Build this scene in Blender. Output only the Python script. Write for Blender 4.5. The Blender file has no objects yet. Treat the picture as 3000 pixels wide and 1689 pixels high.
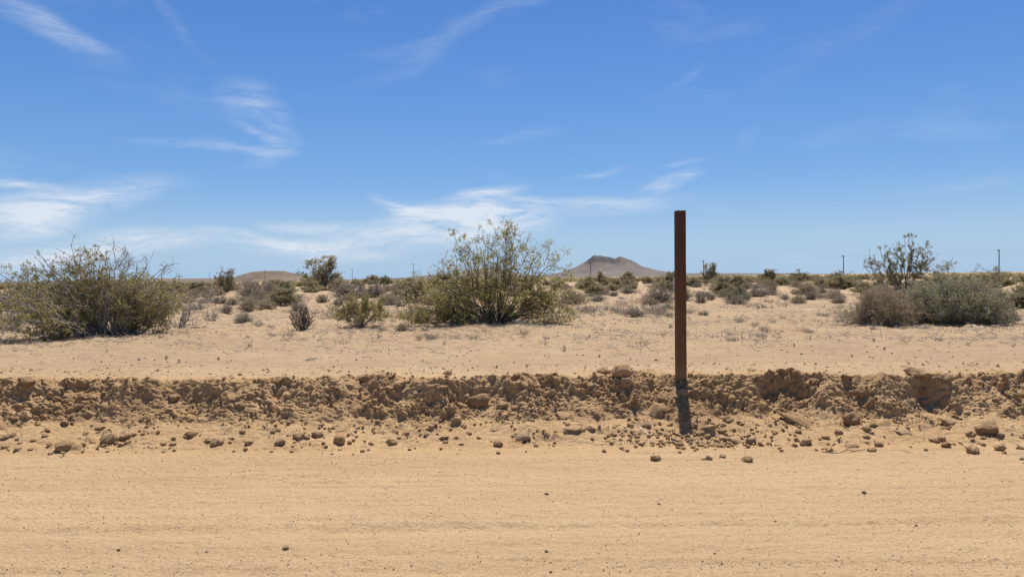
import bpy, math
import numpy as np
from mathutils import Vector, Matrix
from mathutils.bvhtree import BVHTree

S = bpy.context.scene
COL = S.collection
R = math.radians

# ---------------------------------------------------------------- camera
FPX = 2080.0                                  # focal length in pixels of the 3000 px wide photograph
CAM_H = 1.45
cam_d = bpy.data.cameras.new('camera')
cam = bpy.data.objects.new('camera', cam_d)
COL.objects.link(cam)
cam_d.sensor_width = 36.0
cam_d.lens = 36.0 * FPX / 3000.0
cam_d.clip_start = 0.05
cam_d.clip_end = 60000
PITCH, ROLL = math.atan(31.0 / FPX), R(0.45)
cam.matrix_world = (Matrix.Translation((0, 0, CAM_H)) @ Matrix.Rotation(math.pi / 2 - PITCH, 4, 'X')
                    @ Matrix.Rotation(-ROLL, 4, 'Z'))
S.camera = cam
CM = cam.matrix_world.to_3x3()

# ---------------------------------------------------------------- sun and sky
SUN_EL, SUN_AZ = R(69.0), R(10.0)             # azimuth measured from +Y towards +X
sl = bpy.data.lights.new('sun', 'SUN')
sun = bpy.data.objects.new('sun', sl)
COL.objects.link(sun)
sl.energy = 5.0
sl.angle = R(0.53)
sl.color = (1.0, 0.962, 0.915)
to_sun = Vector((math.sin(SUN_AZ) * math.cos(SUN_EL), math.cos(SUN_AZ) * math.cos(SUN_EL), math.sin(SUN_EL)))
sun.rotation_euler = to_sun.to_track_quat('Z', 'Y').to_euler()

S.view_settings.view_transform = 'Standard'
S.view_settings.look = 'None'
S.view_settings.gamma = 1.0
S.view_settings.use_curve_mapping = False
S.view_settings.exposure = 0.30
S.cycles.max_bounces = 6
S.cycles.transparent_max_bounces = 4

W = bpy.data.worlds.new('World')
S.world = W
W.use_nodes = True
wt = W.node_tree
wt.nodes.clear()


class NT:
    """tiny helper for node trees"""
    def __init__(s, t): s.t = t
    def n(s, kind, **kw):
        nd = s.t.nodes.new(kind)
        for k, v in kw.items(): setattr(nd, k, v)
        return nd
    def l(s, a, b): s.t.links.new(a, b)
    def put(s, sock, v):
        if isinstance(v, bpy.types.NodeSocket): s.l(v, sock)
        else: sock.default_value = v
    def math(s, op, a, b=0.0, clamp=False):
        m = s.n('ShaderNodeMath', operation=op, use_clamp=clamp)
        s.put(m.inputs[0], a); s.put(m.inputs[1], b)
        return m.outputs[0]
    def noise(s, vec, scale, detail=4.0, rough=0.55, dist=0.0):
        m = s.n('ShaderNodeTexNoise')
        s.put(m.inputs['Vector'], vec); s.put(m.inputs['Scale'], scale)
        m.inputs['Detail'].default_value = detail
        m.inputs['Roughness'].default_value = rough
        m.inputs['Distortion'].default_value = dist
        return m.outputs['Fac']
    def mapping(s, vec, loc=(0, 0, 0), rot=(0, 0, 0), sc=(1, 1, 1), typ='POINT'):
        m = s.n('ShaderNodeMapping', vector_type=typ)
        s.put(m.inputs['Vector'], vec)
        m.inputs['Location'].default_value = loc
        m.inputs['Rotation'].default_value = rot
        m.inputs['Scale'].default_value = sc
        return m.outputs[0]
    def rng(s, v, a, b, c=0.0, d=1.0, smooth=False):
        m = s.n('ShaderNodeMapRange')
        if smooth: m.interpolation_type = 'SMOOTHSTEP'
        s.put(m.inputs[0], v)
        for i, x in enumerate((a, b, c, d)): m.inputs[i + 1].default_value = x
        return m.outputs[0]
    def mix(s, f, a, b, typ='MIX'):
        m = s.n('ShaderNodeMix', data_type='RGBA', blend_type=typ)
        s.put(m.inputs[0], f)
        s.put(m.inputs[6], a if isinstance(a, bpy.types.NodeSocket) else tuple(a) + ((1,) if len(a) == 3 else ()))
        s.put(m.inputs[7], b if isinstance(b, bpy.types.NodeSocket) else tuple(b) + ((1,) if len(b) == 3 else ()))
        return m.outputs[2]


SKY_STRENGTH = 0.092
w = NT(wt)
sky = w.n('ShaderNodeTexSky', sky_type='NISHITA')
sky.sun_disc = False
sky.sun_elevation = SUN_EL
sky.sun_rotation = SUN_AZ
sky.altitude = 800
sky.air_density = 1.0
sky.dust_density = 0.9
sky.ozone_density = 1.0
tc = w.n('ShaderNodeTexCoord')
sep = w.n('ShaderNodeSeparateXYZ'); w.l(tc.outputs['Generated'], sep.inputs[0])
az = w.math('ARCTAN2', sep.outputs[0], sep.outputs[1])
el = w.math('ARCSINE', sep.outputs[2])
comb = w.n('ShaderNodeCombineXYZ'); w.l(az, comb.inputs[0]); w.l(el, comb.inputs[1])
P0 = comb.outputs[0]
# wavy warp so the cirrus looks combed by the wind
wn = w.n('ShaderNodeTexNoise'); w.l(w.mapping(P0, sc=(3, 7, 1)), wn.inputs['Vector'])
wn.inputs['Scale'].default_value = 1.6; wn.inputs['Detail'].default_value = 5
wv = w.n('ShaderNodeVectorMath', operation='SUBTRACT'); w.l(wn.outputs['Color'], wv.inputs[0]); wv.inputs[1].default_value = (.5, .5, .5)
wm = w.n('ShaderNodeVectorMath', operation='MULTIPLY_ADD'); w.l(wv.outputs[0], wm.inputs[0])
wm.inputs[1].default_value = (.09, .055, 0); w.l(P0, wm.inputs[2])
P1 = wm.outputs[0]


def azel(px, py):
    """direction of a pixel of the photograph as azimuth and elevation"""
    v = CM @ Vector(((px - 1500) / FPX, (844.5 - py) / FPX, -1)); v.normalize()
    return math.atan2(v.x, v.y), math.asin(v.z)


# cirrus: centre x, y, half length, half width (photo px / 0.8587), tilt in degrees (up to the right positive), weight
CIRRUS = [(60, 40, 230, 40, -20, .30), (190, 85, 110, 18, -18, .2), (430, 40, 150, 16, -38, .10),
          (620, 245, 100, 55, -12, .26), (690, 290, 100, 50, -65, .20), (640, 330, 90, 14, -14, .30), (560, 366, 200, 15, -2, .36),
          (690, 380, 90, 30, 30, .20), (40, 465, 110, 13, -3, .75), (200, 505, 270, 36, 12, .75), (30, 540, 210, 50, 8, .75),
          (330, 605, 250, 36, 3, .95), (60, 645, 220, 36, 6, .85), (640, 595, 160, 20, -8, .75), (860, 605, 180, 20, 4, .85), (880, 642, 160, 20, 2, .6),
          (800, 572, 160, 16, -4, .6), (760, 625, 150, 20, 0, .7),
          (1150, 575, 240, 46, 4, 1.2), (1225, 485, 130, 18, 9, 1.0), (1240, 525, 130, 26, 6, 1.0), (1000, 525, 90, 15, -14, .7), (1100, 545, 170, 26, -6, .7),
          (1340, 550, 110, 36, 10, .5), (1560, 520, 170, 26, 2, .5), (1660, 462, 90, 20, 16, .6), (1500, 430, 90, 9, 12, .25),
          (1700, 410, 60, 9, 8, .3), (1400, 505, 140, 14, -4, .4), (1310, 345, 110, 10, 14, .20), (1170, 75, 320, 24, 26, .16), (1010, 120, 140, 18, 10, .10),
          (1740, 180, 80, 10, 26, .10), (2420, 478, 170, 16, 4, .20), (1880, 345, 50, 22, 40, .06), (2150, 60, 330, 40, 30, .06), (1330, 20, 160, 16, 22, .10)]
acc = 0.0
for cx, cy, hl, hw, tilt, wt_ in CIRRUS:
    k = 1 / .8587
    a0, e0 = azel(cx * k, cy * k)
    f = k / FPX * math.cos(a0) ** 1.2
    mp = w.mapping(P1, loc=(a0, e0, 0), rot=(0, 0, R(tilt)), sc=(hl * f * 1.25, hw * f * 1.45, 1), typ='TEXTURE')
    ln = w.n('ShaderNodeVectorMath', operation='LENGTH'); w.l(mp, ln.inputs[0])
    b = w.rng(ln.outputs['Value'], 0.0, 1.0, wt_, 0.0, smooth=True)
    acc = w.math('ADD', acc, b)
fine = w.noise(w.mapping(P1, rot=(0, 0, R(-12)), sc=(5, 30, 1)), 2.6, 10, .72, .5)
broad = w.noise(w.mapping(P1, rot=(0, 0, R(-8)), sc=(2.2, 6, 1)), 1.7, 5, .55)
acc = w.math('ADD', acc, w.math('MULTIPLY', w.rng(broad, .56, .82, 0, .22), 1.0))     # thin veil anywhere in the sky
alpha = w.math('MULTIPLY', acc, w.rng(fine, .34, .68, .10, 1.35), clamp=True)
lowfade = w.rng(el, 0.0, 0.02, 0.25, 1.0)
alpha = w.math('MULTIPLY', w.math('MULTIPLY', alpha, lowfade), .92, clamp=True)
CLOUD = (6.6, 7.1, 7.9, 1)
hsv = w.n('ShaderNodeHueSaturation'); hsv.inputs['Saturation'].default_value = 1.44; hsv.inputs['Hue'].default_value = .512
w.l(sky.outputs[0], hsv.inputs['Color'])
air = w.math('MULTIPLY', w.math('POWER', 2.718, w.math('MULTIPLY', w.math('ABSOLUTE', el), -4.8)), .97)   # pale air low down, all round
base_sky = w.mix(air, hsv.outputs[0], w.mix(w.rng(w.math('ABSOLUTE', el), 0.0, 0.15, smooth=True), (3.4, 5.0, 7.0), (1.45, 3.3, 6.8)))
skycol = w.mix(alpha, base_sky, CLOUD)
bg = w.n('ShaderNodeBackground'); bg.inputs['Strength'].default_value = SKY_STRENGTH
w.l(skycol, bg.inputs['Color'])
wo = w.n('ShaderNodeOutputWorld'); w.l(bg.outputs[0], wo.inputs['Surface'])


# ---------------------------------------------------------------- numeric helpers
def hash01(ix, iy, seed):
    h = (ix.astype(np.int64) * 374761393 + iy.astype(np.int64) * 668265263 + seed * 974711) & 0xFFFFFFFF
    h = ((h ^ (h >> 13)) * 1274126177) & 0xFFFFFFFF
    h = ((h ^ (h >> 16)) * 2246822519) & 0xFFFFFFFF
    return ((h ^ (h >> 15)) & 0xFFFFFF) / float(0x1000000)


def vnoise(x, y, seed=0):
    x = np.asarray(x, float); y = np.asarray(y, float)
    x, y = np.broadcast_arrays(x, y)
    ix = np.floor(x); iy = np.floor(y); fx = x - ix; fy = y - iy
    r = 0.0
    fx2 = fx * fx * fx * (fx * (fx * 6 - 15) + 10); fy2 = fy * fy * fy * (fy * (fy * 6 - 15) + 10)
    g = []
    for dx in (0, 1):
        for dy in (0, 1):
            a = hash01(ix + dx, iy + dy, seed) * 2 * np.pi
            g.append(np.cos(a) * (fx - dx) + np.sin(a) * (fy - dy))
    return ((g[0] * (1 - fy2) + g[1] * fy2) * (1 - fx2) + (g[2] * (1 - fy2) + g[3] * fy2) * fx2) * 1.5


def fbm(x, y, seed=0, octv=4, gain=.5):
    s = 0; a = 1.0
    for o in range(octv):
        s = s + a * vnoise(x * 2 ** o, y * 2 ** o, seed + o * 17); a *= gain
    return s


def lumps(x, y, size, seed, dens=.8, rmin=.35, rmax=.8):
    """height of round clods half sunk in a surface, one per jittered cell"""
    X = x / size; Y = y / size
    ix = np.floor(X); iy = np.floor(Y)
    best = np.zeros_like(X)
    for dx in (-1, 0, 1):
        for dy in (-1, 0, 1):
            cx, cy = ix + dx, iy + dy
            px = cx + hash01(cx, cy, seed); py = cy + hash01(cx, cy, seed + 1)
            r = rmin + (rmax - rmin) * hash01(cx, cy, seed + 2) ** 1.5
            on = hash01(cx, cy, seed + 3) < dens
            an = hash01(cx, cy, seed + 4) * np.pi; st = .65 + .35 * hash01(cx, cy, seed + 5)
            ex, ey = X - px, Y - py
            qx = (ex * np.cos(an) + ey * np.sin(an)); qy = (-ex * np.sin(an) + ey * np.cos(an)) / st
            d2 = (np.abs(qx) ** 2.4 + np.abs(qy) ** 2.4) ** (2 / 2.4)
            h = np.where(on, np.sqrt(np.maximum(r * r - d2, 0)), 0)
            best = np.maximum(best, h)
    return best * size


def sstep(a, b, v):
    t = np.clip((v - a) / (b - a), 0, 1)
    return t * t * (3 - 2 * t)


def mesh_np(name, V, F):
    """mesh from arrays; F is (n,3) or (n,4)"""
    me = bpy.data.meshes.new(name)
    V = np.ascontiguousarray(V, np.float32); F = np.ascontiguousarray(F, np.int32)
    n, k = F.shape
    me.vertices.add(len(V)); me.vertices.foreach_set('co', V.ravel())
    me.loops.add(n * k); me.loops.foreach_set('vertex_index', F.ravel())
    me.polygons.add(n)
    me.polygons.foreach_set('loop_start', np.arange(0, n * k, k, dtype=np.int32))
    me.update(calc_edges=True)
    return me


def smooth(me):
    me.polygons.foreach_set('use_smooth', np.ones(len(me.polygons), bool)); me.update()


def grid_faces(nr, nc):
    i = np.arange(nr * nc).reshape(nr, nc)
    return np.stack([i[:-1, :-1], i[:-1, 1:], i[1:, 1:], i[1:, :-1]], -1).reshape(-1, 4)


def obj(name, me, mats=None, parent=None):
    o = bpy.data.objects.new(name, me)
    COL.objects.link(o)
    if mats is not None and me is not None and not me.materials:
        for m in (mats if isinstance(mats, (list, tuple)) else [mats]): me.materials.append(m)
    if parent: o.parent = parent
    return o


def tag(o, label=None, cat=None, group=None, kind=None):
    for k, v in (('label', label), ('category', cat), ('group', group), ('kind', kind)):
        if v: o[k] = v
    return o


def ray(px, py):
    v = CM @ Vector(((px - 1500) / FPX, (844.5 - py) / FPX, -1))
    return v.normalized()


# ---------------------------------------------------------------- materials
def new_mat(name):
    m = bpy.data.materials.new(name); m.use_nodes = True
    t = m.node_tree; t.nodes.clear()
    h = NT(t)
    out = h.n('ShaderNodeOutputMaterial'); p = h.n('ShaderNodeBsdfPrincipled')
    h.l(p.outputs[0], out.inputs[0])
    p.inputs['Specular IOR Level'].default_value = 0.15
    p.inputs['Roughness'].default_value = 0.95
    return m, h, p, out


def soil(name, c_lo, c_hi, c_red, stretch=(1, 1, 1), bump=.5, grain=1.0, speck=.5, attr=None, debris=0.0, spots=0.0):
    m, h, p, out = new_mat(name)
    g = h.n('ShaderNodeNewGeometry').outputs['Position']
    big = h.noise(h.mapping(g, sc=stretch), .9, 5, .6)
    mid = h.noise(h.mapping(g, sc=stretch), 6.0, 6, .65)
    fin = h.noise(g, 70.0, 4, .7)
    grn = h.noise(g, 230.0, 2, .6)
    col = h.mix(h.rng(h.math('ADD', h.math('MULTIPLY', big, .55), h.math('MULTIPLY', mid, .45)), .36, .64), c_lo, c_hi)
    red = h.rng(h.noise(g, .55, 3, .5), .54, .76, 0, .55)
    if attr:
        a = h.n('ShaderNodeAttribute', attribute_name=attr)
        red = h.math('MAXIMUM', red, a.outputs['Fac'])
    col = h.mix(red, col, c_red)
    if attr:                                         # the untouched desert floor behind the edge
        fl = h.n('ShaderNodeAttribute', attribute_name='floor').outputs['Fac']
        col = h.mix(fl, col, h.mix(h.rng(h.math('ADD', h.math('MULTIPLY', big, .55), h.math('MULTIPLY', mid, .45)), .36, .64), (.405, .275, .15), (.505, .351, .194)))
    if debris:
        dn = h.noise(h.mapping(g, sc=(.6, 1.0, 1)), 9.0, 6, .72)
        dz = h.rng(h.noise(g, .35, 3, .5), .40, .62, .25, 1)
        sy = h.n('ShaderNodeSeparateXYZ'); h.l(g, sy.inputs[0])
        dz = h.math('MULTIPLY', dz, h.rng(sy.outputs[1], 8.5, 12.5, .15, 1.0))     # the graded strip by the road is cleaner
        col = h.mix(h.math('MULTIPLY', h.rng(dn, .49, .62, 0, debris), dz), col, (.20, .155, .11))
    if spots:                                        # scattered coarse grains and grit
        sp = h.noise(g, 42.0, 2, .6)
        zone = h.rng(h.noise(h.mapping(g, sc=(.3, 1.6, 1)), 1.6, 3, .6), .35, .65, .35, 1.0)
        col = h.mix(h.math('MULTIPLY', h.rng(sp, .585, .66, 0, spots), zone), col, (.19, .125, .075))
        col = h.mix(h.rng(sp, .40, .33, 0, spots * .5), col, (.62, .47, .30))
    # mineral grains: pale quartz and dark mica specks
    col = h.mix(h.rng(fin, .55, .72, 0, speck), col, tuple(x * .42 for x in c_lo))
    col = h.mix(h.rng(grn, .55, .75, 0, speck * .8), col, (min(1, c_hi[0] * 1.35), min(1, c_hi[1] * 1.4), min(1, c_hi[2] * 1.6)))
    col = h.mix(h.rng(grn, .45, .27, 0, speck * .9), col, tuple(x * .5 for x in c_lo))
    h.l(col, p.inputs['Base Color'])
    hgt = h.math('ADD', h.math('MULTIPLY', fin, .010 * grain), h.math('MULTIPLY', grn, .0035 * grain))
    hgt = h.math('ADD', hgt, h.math('MULTIPLY', h.noise(h.mapping(g, sc=(.8, 1, 1)), 19.0, 5, .65), .022 * grain))
    b = h.n('ShaderNodeBump'); b.inputs['Strength'].default_value = bump; b.inputs['Distance'].default_value = 1.0
    h.l(hgt, b.inputs['Height']); h.l(b.outputs[0], p.inputs['Normal'])
    return m


M_ROAD = soil('road_sand', (.455, .297, .152), (.55, .372, .196), (.48, .303, .14), stretch=(.22, 1.7, 1), bump=1.0, grain=1.3, speck=.6, spots=.55)
M_BANK = soil('bank_soil', (.455, .288, .139), (.55, .36, .18), (.38, .222, .10), bump=1.0, grain=1.3, speck=.45, attr='dug', spots=.3)
M_PLAIN = soil('desert_soil', (.39, .265, .146), (.505, .352, .197), (.44, .275, .138), stretch=(.5, 1.2, 1), bump=1.0, grain=1.5, speck=.6, debris=.85, spots=.45)


def rock_mat(name, lo, hi):
    m, h, p, out = new_mat(name)
    tcn = h.n('ShaderNodeTexCoord').outputs['Object']
    oi = h.n('ShaderNodeObjectInfo').outputs['Random']
    a = h.noise(tcn, 2.5, 5, .65)
    g = h.n('ShaderNodeNewGeometry').outputs['Position']
    f = h.noise(g, 110, 4, .7)
    col = h.mix(h.rng(a, .35, .65), lo, hi)
    col = h.mix(h.rng(oi, 0, 1, 0, .5), col, tuple(x * .75 for x in lo))
    col = h.mix(h.rng(f, .55, .75, 0, .6), col, tuple(x * .5 for x in lo))
    h.l(col, p.inputs['Base Color'])
    b = h.n('ShaderNodeBump'); b.inputs['Strength'].default_value = .9; b.inputs['Distance'].default_value = 1
    h.l(h.math('ADD', h.math('MULTIPLY', f, .010), h.math('MULTIPLY', h.noise(g, 38, 4, .6), .02)), b.inputs['Height'])
    h.l(b.outputs[0], p.inputs['Normal'])
    return m


M_CLOD = rock_mat('dry_clod', (.41, .258, .13), (.51, .335, .172))
M_DARK = rock_mat('brown_clod', (.31, .19, .094), (.40, .252, .128))
M_GREY = rock_mat('grey_stone', (.35, .235, .13), (.46, .32, .18))


def leaf_mat(name, cols, trans=.35, gloss=.35):
    m, h, p, out = new_mat(name)
    rnd = h.n('ShaderNodeNewGeometry').outputs['Random Per Island']
    oi = h.n('ShaderNodeObjectInfo').outputs['Random']
    cr = h.n('ShaderNodeValToRGB')
    els = cr.color_ramp.elements
    els[0].color = tuple(cols[0]) + (1,); els[1].color = tuple(cols[-1]) + (1,)
    for i, c in enumerate(cols[1:-1]):
        e = els.new((i + 1) / (len(cols) - 1)); e.color = tuple(c) + (1,)
    h.l(rnd, cr.inputs[0])
    hs = h.n('ShaderNodeHueSaturation'); h.l(cr.outputs[0], hs.inputs['Color'])
    h.l(h.rng(oi, 0, 1, .85, 1.15), hs.inputs['Value'])
    h.l(hs.outputs[0], p.inputs['Base Color'])
    p.inputs['Roughness'].default_value = .45
    p.inputs['Specular IOR Level'].default_value = gloss
    tr = h.n('ShaderNodeBsdfTranslucent'); h.l(hs.outputs[0], tr.inputs[0])
    mx = h.n('ShaderNodeMixShader'); mx.inputs[0].default_value = trans
    h.l(p.outputs[0], mx.inputs[1]); h.l(tr.outputs[0], mx.inputs[2]); h.l(mx.outputs[0], out.inputs[0])
    return m


def bark_mat(name, lo, hi):
    m, h, p, out = new_mat(name)
    tcn = h.n('ShaderNodeTexCoord').outputs['Object']
    rnd = h.n('ShaderNodeNewGeometry').outputs['Random Per Island']
    f = h.math('ADD', h.math('MULTIPLY', h.noise(tcn, 14, 3), .6), h.math('MULTIPLY', rnd, .4))
    h.l(h.mix(h.rng(f, .3, .7), lo, hi), p.inputs['Base Color'])
    p.inputs['Roughness'].default_value = .8
    return m


L_CREO = leaf_mat('creosote_leaf', [(.17, .16, .04), (.46, .39, .085), (.62, .53, .16), (.36, .305, .07), (.62, .56, .28)], .5, .5)
L_LEFT = leaf_mat('dusty_creosote_leaf', [(.13, .115, .03), (.32, .275, .065), (.45, .38, .11), (.22, .19, .05), (.48, .41, .18)], .45, .5)
L_FAR = leaf_mat('far_creosote_leaf', [(.20, .165, .07), (.30, .25, .105), (.40, .33, .165)], .45, .25)
L_LIME = leaf_mat('bright_green_leaf', [(.13, .145, .025), (.21, .215, .04), (.27, .26, .07)], .38, .3)
L_SAGE = leaf_mat('grey_green_leaf', [(.21, .205, .095), (.36, .34, .165), (.50, .46, .26), (.27, .245, .12)], .42, .3)
L_TAN = leaf_mat('straw_leaf', [(.30, .235, .14), (.42, .335, .20), (.34, .30, .17), (.26, .205, .13)], .35, .2)
B_DARK = bark_mat('dark_bark', (.09, .07, .058), (.24, .195, .16))
B_GREY = bark_mat('weathered_twig', (.20, .165, .14), (.46, .40, .345))
B_ASH = bark_mat('ashen_twig', (.22, .178, .138), (.40, .33, .255))
B_TAN = bark_mat('tan_twig', (.28, .205, .13), (.50, .40, .28))
B_PALE = bark_mat('bleached_wood', (.48, .42, .34), (.62, .56, .47))


# ---------------------------------------------------------------- terrain
def crest(x): return 7.05 + .13 * fbm(x * .45, x * 0 + .5, 11, 2) + .09 * fbm(x * 1.7, x * 0 + 3.5, 12, 4, .6)
def toe(x): return 6.02 + .09 * fbm(x * .5, x * 0 + 9.5, 13, 3)


def plain(x, y):
    x = np.asarray(x, float); y = np.asarray(y, float)
    z = .462 + .03 * vnoise(x * .3, y * .3, 21) * sstep(6.5, 9, y)
    z = z + .09 * fbm(x * .11, y * .09, 22, 2) * sstep(9, 25, y)
    far = sstep(25, 120, y)
    z = z + .22 * fbm(x * .03, y * .03, 24, 2) * far
    z = z + .0045 * x * sstep(25, 300, y)
    z = z + 1.0 * np.exp(-(((x - 21.8) / 2.6) ** 2 + ((y - 27) / 3.5) ** 2))        # small sandy mound at the far right
    z = z + .10 * np.exp(-(((x + 5.0) / 2.2) ** 2 + ((y - 11.0) / 1.6) ** 2))         # hummock under the left creosote
    z = z + .07 * np.exp(-(((x + .0) / 1.6) ** 2 + ((y - 13.2) / 1.2) ** 2))
    return z


def bank(x, y):
    """bank, with clods: returns displaced x, y, z and the dug-soil mask"""
    c, t = crest(x), toe(x)
    u = (y - t) / (c - t)
    us = np.clip(.55 + .26 * fbm(x * 1.15, x * 0 + 2.2, 31, 3), .25, .85)
    us = us + .0 * np.exp(-((x - 1.6) / .35) ** 2)
    za = .13 * np.clip(u / np.maximum(us, .15), 0, 1) ** 1.15
    s = np.clip((u - us) / (1 - us), 0, 1)
    lip = .62 + .22 * fbm(x * 1.3, x * 0 + 7.7, 34, 3)           # where the steep upper cut begins
    cut = sstep(-.45, .35, fbm(x * 1.1, x * 0 + 4.4, 35, 3))      # how much of the height it takes
    sharp = .23 + .26 * (1 - cut) + .05 * fbm(x * 6, x * 0 + 1.4, 39, 2)
    fr_ = .20 + .32 * cut
    zs = (plain(x, y) - .13) * ((1 - fr_) * np.clip(s / np.clip(lip + .12, .35, 1), 0, 1) ** .9 + fr_ * np.clip((s - np.clip(lip, .3, .84)) / np.maximum(sharp, .1), 0, 1))
    z = np.where(u > 0, za + zs, 0)
    ztop = plain(x, y)
    z = np.where(u > 1, ztop, z)
    # alcoves and ribs on the face
    face = sstep(us - .12, us + .12, u) * (1 - sstep(.97, 1.06, u))
    rib = fbm(x * 3.2 + .8 * y, y * 1.2 + z, 33, 3)
    patch = sstep(-.25, .25, fbm(x * 1.7, y * 2.2, 36, 2) + .15)
    A = .50 * y + .62 * z                                              # distance run along the slope
    wx = x + .06 * fbm(x * 6, A * 6, 41, 3); wy = A + .04 * fbm(x * 7, A * 7, 43, 3)
    L = (lumps(wx, wy, .34, 51, .5) * .12 + lumps(wx, wy, .17, 61, .45) * .26
         + lumps(x + .012 * fbm(x * 20, A * 20, 42, 2), A, .085, 71, .34) * .50 + lumps(x, A, .042, 81, .5) * .85 + lumps(x, A, .022, 85, .6) * .7)
    L = L + .030 * fbm(x * 12, A * 12, 44, 5, .7)
    tongue = sstep(.14, .50, fbm(x * 1.3 - .5 * y, A * 1.5, 38, 3) + .02)       # fans of loose sand run down over the face
    grit = face * (.014 * fbm(x * 38, A * 38, 151, 3, .65) + .35 * lumps(x, A, .06, 152, .4))
    amp = face * (.40 + .60 * patch) * (1 - .75 * tongue)
    disp = amp * L + face * .055 * rib
    # low rubble on the apron
    apr = sstep(-.10, .05, u) * (1 - sstep(us - .1, us + .1, u))
    rub = sstep(.05, .5, fbm(x * 1.5, y * 3.0, 37, 3) + .15)
    disp2 = apr * (rub * (lumps(x, y, .10, 91, .45) * .45 + lumps(x, y, .05, 95, .5) * .5) + .012 * fbm(x * 7, y * 9, 45, 3)
                   + .05 * np.maximum(fbm(x * 2.2, y * 1.2, 46, 2), -.3) * sstep(0, .4, u))
    z = z + .52 * disp + .8 * grit + disp2 + .004 * fbm(x * 30, y * 30, 46, 2) * (1 - face)
    y2 = y - .70 * disp - .5 * grit
    x2 = x + .25 * disp * fbm(x * 5, y * 5, 47, 2)
    # crest crumbs and gentle relief behind
    back = sstep(1.0, 1.15, u)
    z = z + back * (.014 * fbm(x * 4, y * 5, 48, 4) + .5 * lumps(x, y, .14, 99, .16, .15, .4)) + (1 - sstep(1.05, 1.3, u)) * back * .5 * lumps(x, y, .07, 98, .5)
    rim = np.exp(-((u - .99) / .10) ** 2)                               # heaped clods along the edge
    z = z + rim * (.11 * np.maximum(fbm(x * .9, x * 0 + 6.1, 141, 4, .6) - .08, 0) * .5 + .45 * lumps(x, y * .8, .12, 142, .55, .3, .7) * (.35 + patch * .65) + .012 * fbm(x * 16, y * 16, 143, 3))
    dug = np.exp(-(((x - 1.66) / .42) ** 2 + ((y - 6.65) / .42) ** 2)) * (.6 + .5 * fbm(x * 5, y * 5, 49, 2))
    dug = np.maximum(dug, face * sstep(.1, .6, fbm(x * 2, y * 2, 50, 3) + .15) * .55)
    return x2, y2, z, np.clip(dug, 0, 1)


def road(x, y):
    wy = y + .05 * fbm(x * .35, y * .4, 101, 2)
    z = .008 * fbm(x * .10, wy * 4.5, 102, 4) + .003 * fbm(x * .6, wy * 12, 103, 3) + .006 * fbm(x * 5, y * 8, 104, 4, .6)
    z = z + .012 * np.exp(-((wy - 3.58) / .05) ** 2) * (.5 + fbm(x * .8, y * 0, 105, 3)) - .012 * np.exp(-((wy - 4.12) / .06) ** 2)
    z = z + .012 * np.exp(-((wy - 4.22) / .05) ** 2) * (.4 + fbm(x * .6, y * 0, 106, 3))
    return z


def fan(y0, y1, n, tstep, tin=.80, tout=4.0, geo=False):
    """rows from y0 to y1, columns spread like a fan: dense ahead, coarse to the sides"""
    inn = np.arange(-tin, tin + 1e-6, tstep)
    k = np.arange(1, 200); add = tin + np.cumsum(tstep * 1.12 ** k); add = add[add < tout]
    t = np.concatenate([-add[::-1], inn, add])
    y = np.geomspace(y0, y1, n) if geo else np.linspace(y0, y1, n)
    return np.meshgrid(t, y)


def put_grid(name, X, Y, Z, mat, attr=None, attr2=None):
    nr, nc = X.shape
    me = mesh_np(name, np.stack([X, Y, Z], -1).reshape(-1, 3), grid_faces(nr, nc))
    if attr is not None:
        a = me.attributes.new('dug', 'FLOAT', 'POINT'); a.data.foreach_set('value', attr.astype(np.float32).ravel())
    if attr2 is not None:
        a = me.attributes.new('floor', 'FLOAT', 'POINT'); a.data.foreach_set('value', attr2.astype(np.float32).ravel())
    smooth(me)
    return tag(obj(name, me, mat), kind='structure')


# road in front of the bank
T, Y = fan(2.6, 5.86, 230, .0034)
X = T * (Y + .5)
road_o = put_grid('road', X, Y, road(X, Y), M_ROAD)
# bank and the strip behind its edge
T, V_ = fan(0, 1, 300, .0019)
X = T * 7.1
cr_, to_ = crest(X), toe(X)
g_ = np.interp(V_, [0, .06, .25, .86, 1.0], [0, 1, 1.42, 2.06, 3])        # rows: road edge, toe to mid slope, steep face, strip behind
Y = np.where(g_ < 1, 5.84 + (to_ - 5.84) * g_, np.where(g_ < 2.06, to_ + (cr_ - to_) * (g_ - 1), 0))
yc_ = to_ + (cr_ - to_) * 1.06
Y = np.where(g_ >= 2.06, yc_ + (8.0 - yc_) * np.clip((g_ - 2.06) / .94, 0, 1), Y)
bx, by, bz, dug = bank(X, Y)
e = sstep(5.84, 5.95, Y)
bz = np.where(Y < 6.0, bz + (road(X, Y) - .002) * (1 - e) * 1.0, bz)
bank_o = put_grid('earth_bank', bx, by, bz, M_BANK, dug, sstep(.02, .5, Y - cr_ + .08 * fbm(X * 2.3, Y * 2.3, 150, 3)))
# plain, near part
T, Y = fan(7.94, 40, 330, .0042, tout=4.0, geo=True)
X = T * (Y + .5)
nearf = 1 - sstep(18, 40, Y)
Z = plain(X, Y) + nearf * (.016 * fbm(X * 4, Y * 5, 48, 4) + .026 * fbm(X * 1.6, Y * 2.2, 53, 3) * sstep(8, 10, Y) + .022 * np.maximum(fbm(X * 6, Y * 7, 54, 3), 0) * sstep(9, 12, Y)
                           + .5 * lumps(X, Y, .14, 99, .16, .15, .4) + .35 * lumps(X, Y, .3, 97, .35, .15, .5) * sstep(9, 12, Y)) - .002
plain_o = put_grid('desert_plain', X, Y, Z, M_PLAIN)
# plain, far part to the horizon
T, Y = fan(39.0, 26000, 150, .02, tout=6.0, geo=True)
X = T * (Y + .5)
put_grid('far_plain', X, Y, plain(X, np.minimum(Y, 4000)) * 1.0 - .01, M_PLAIN)
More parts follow.
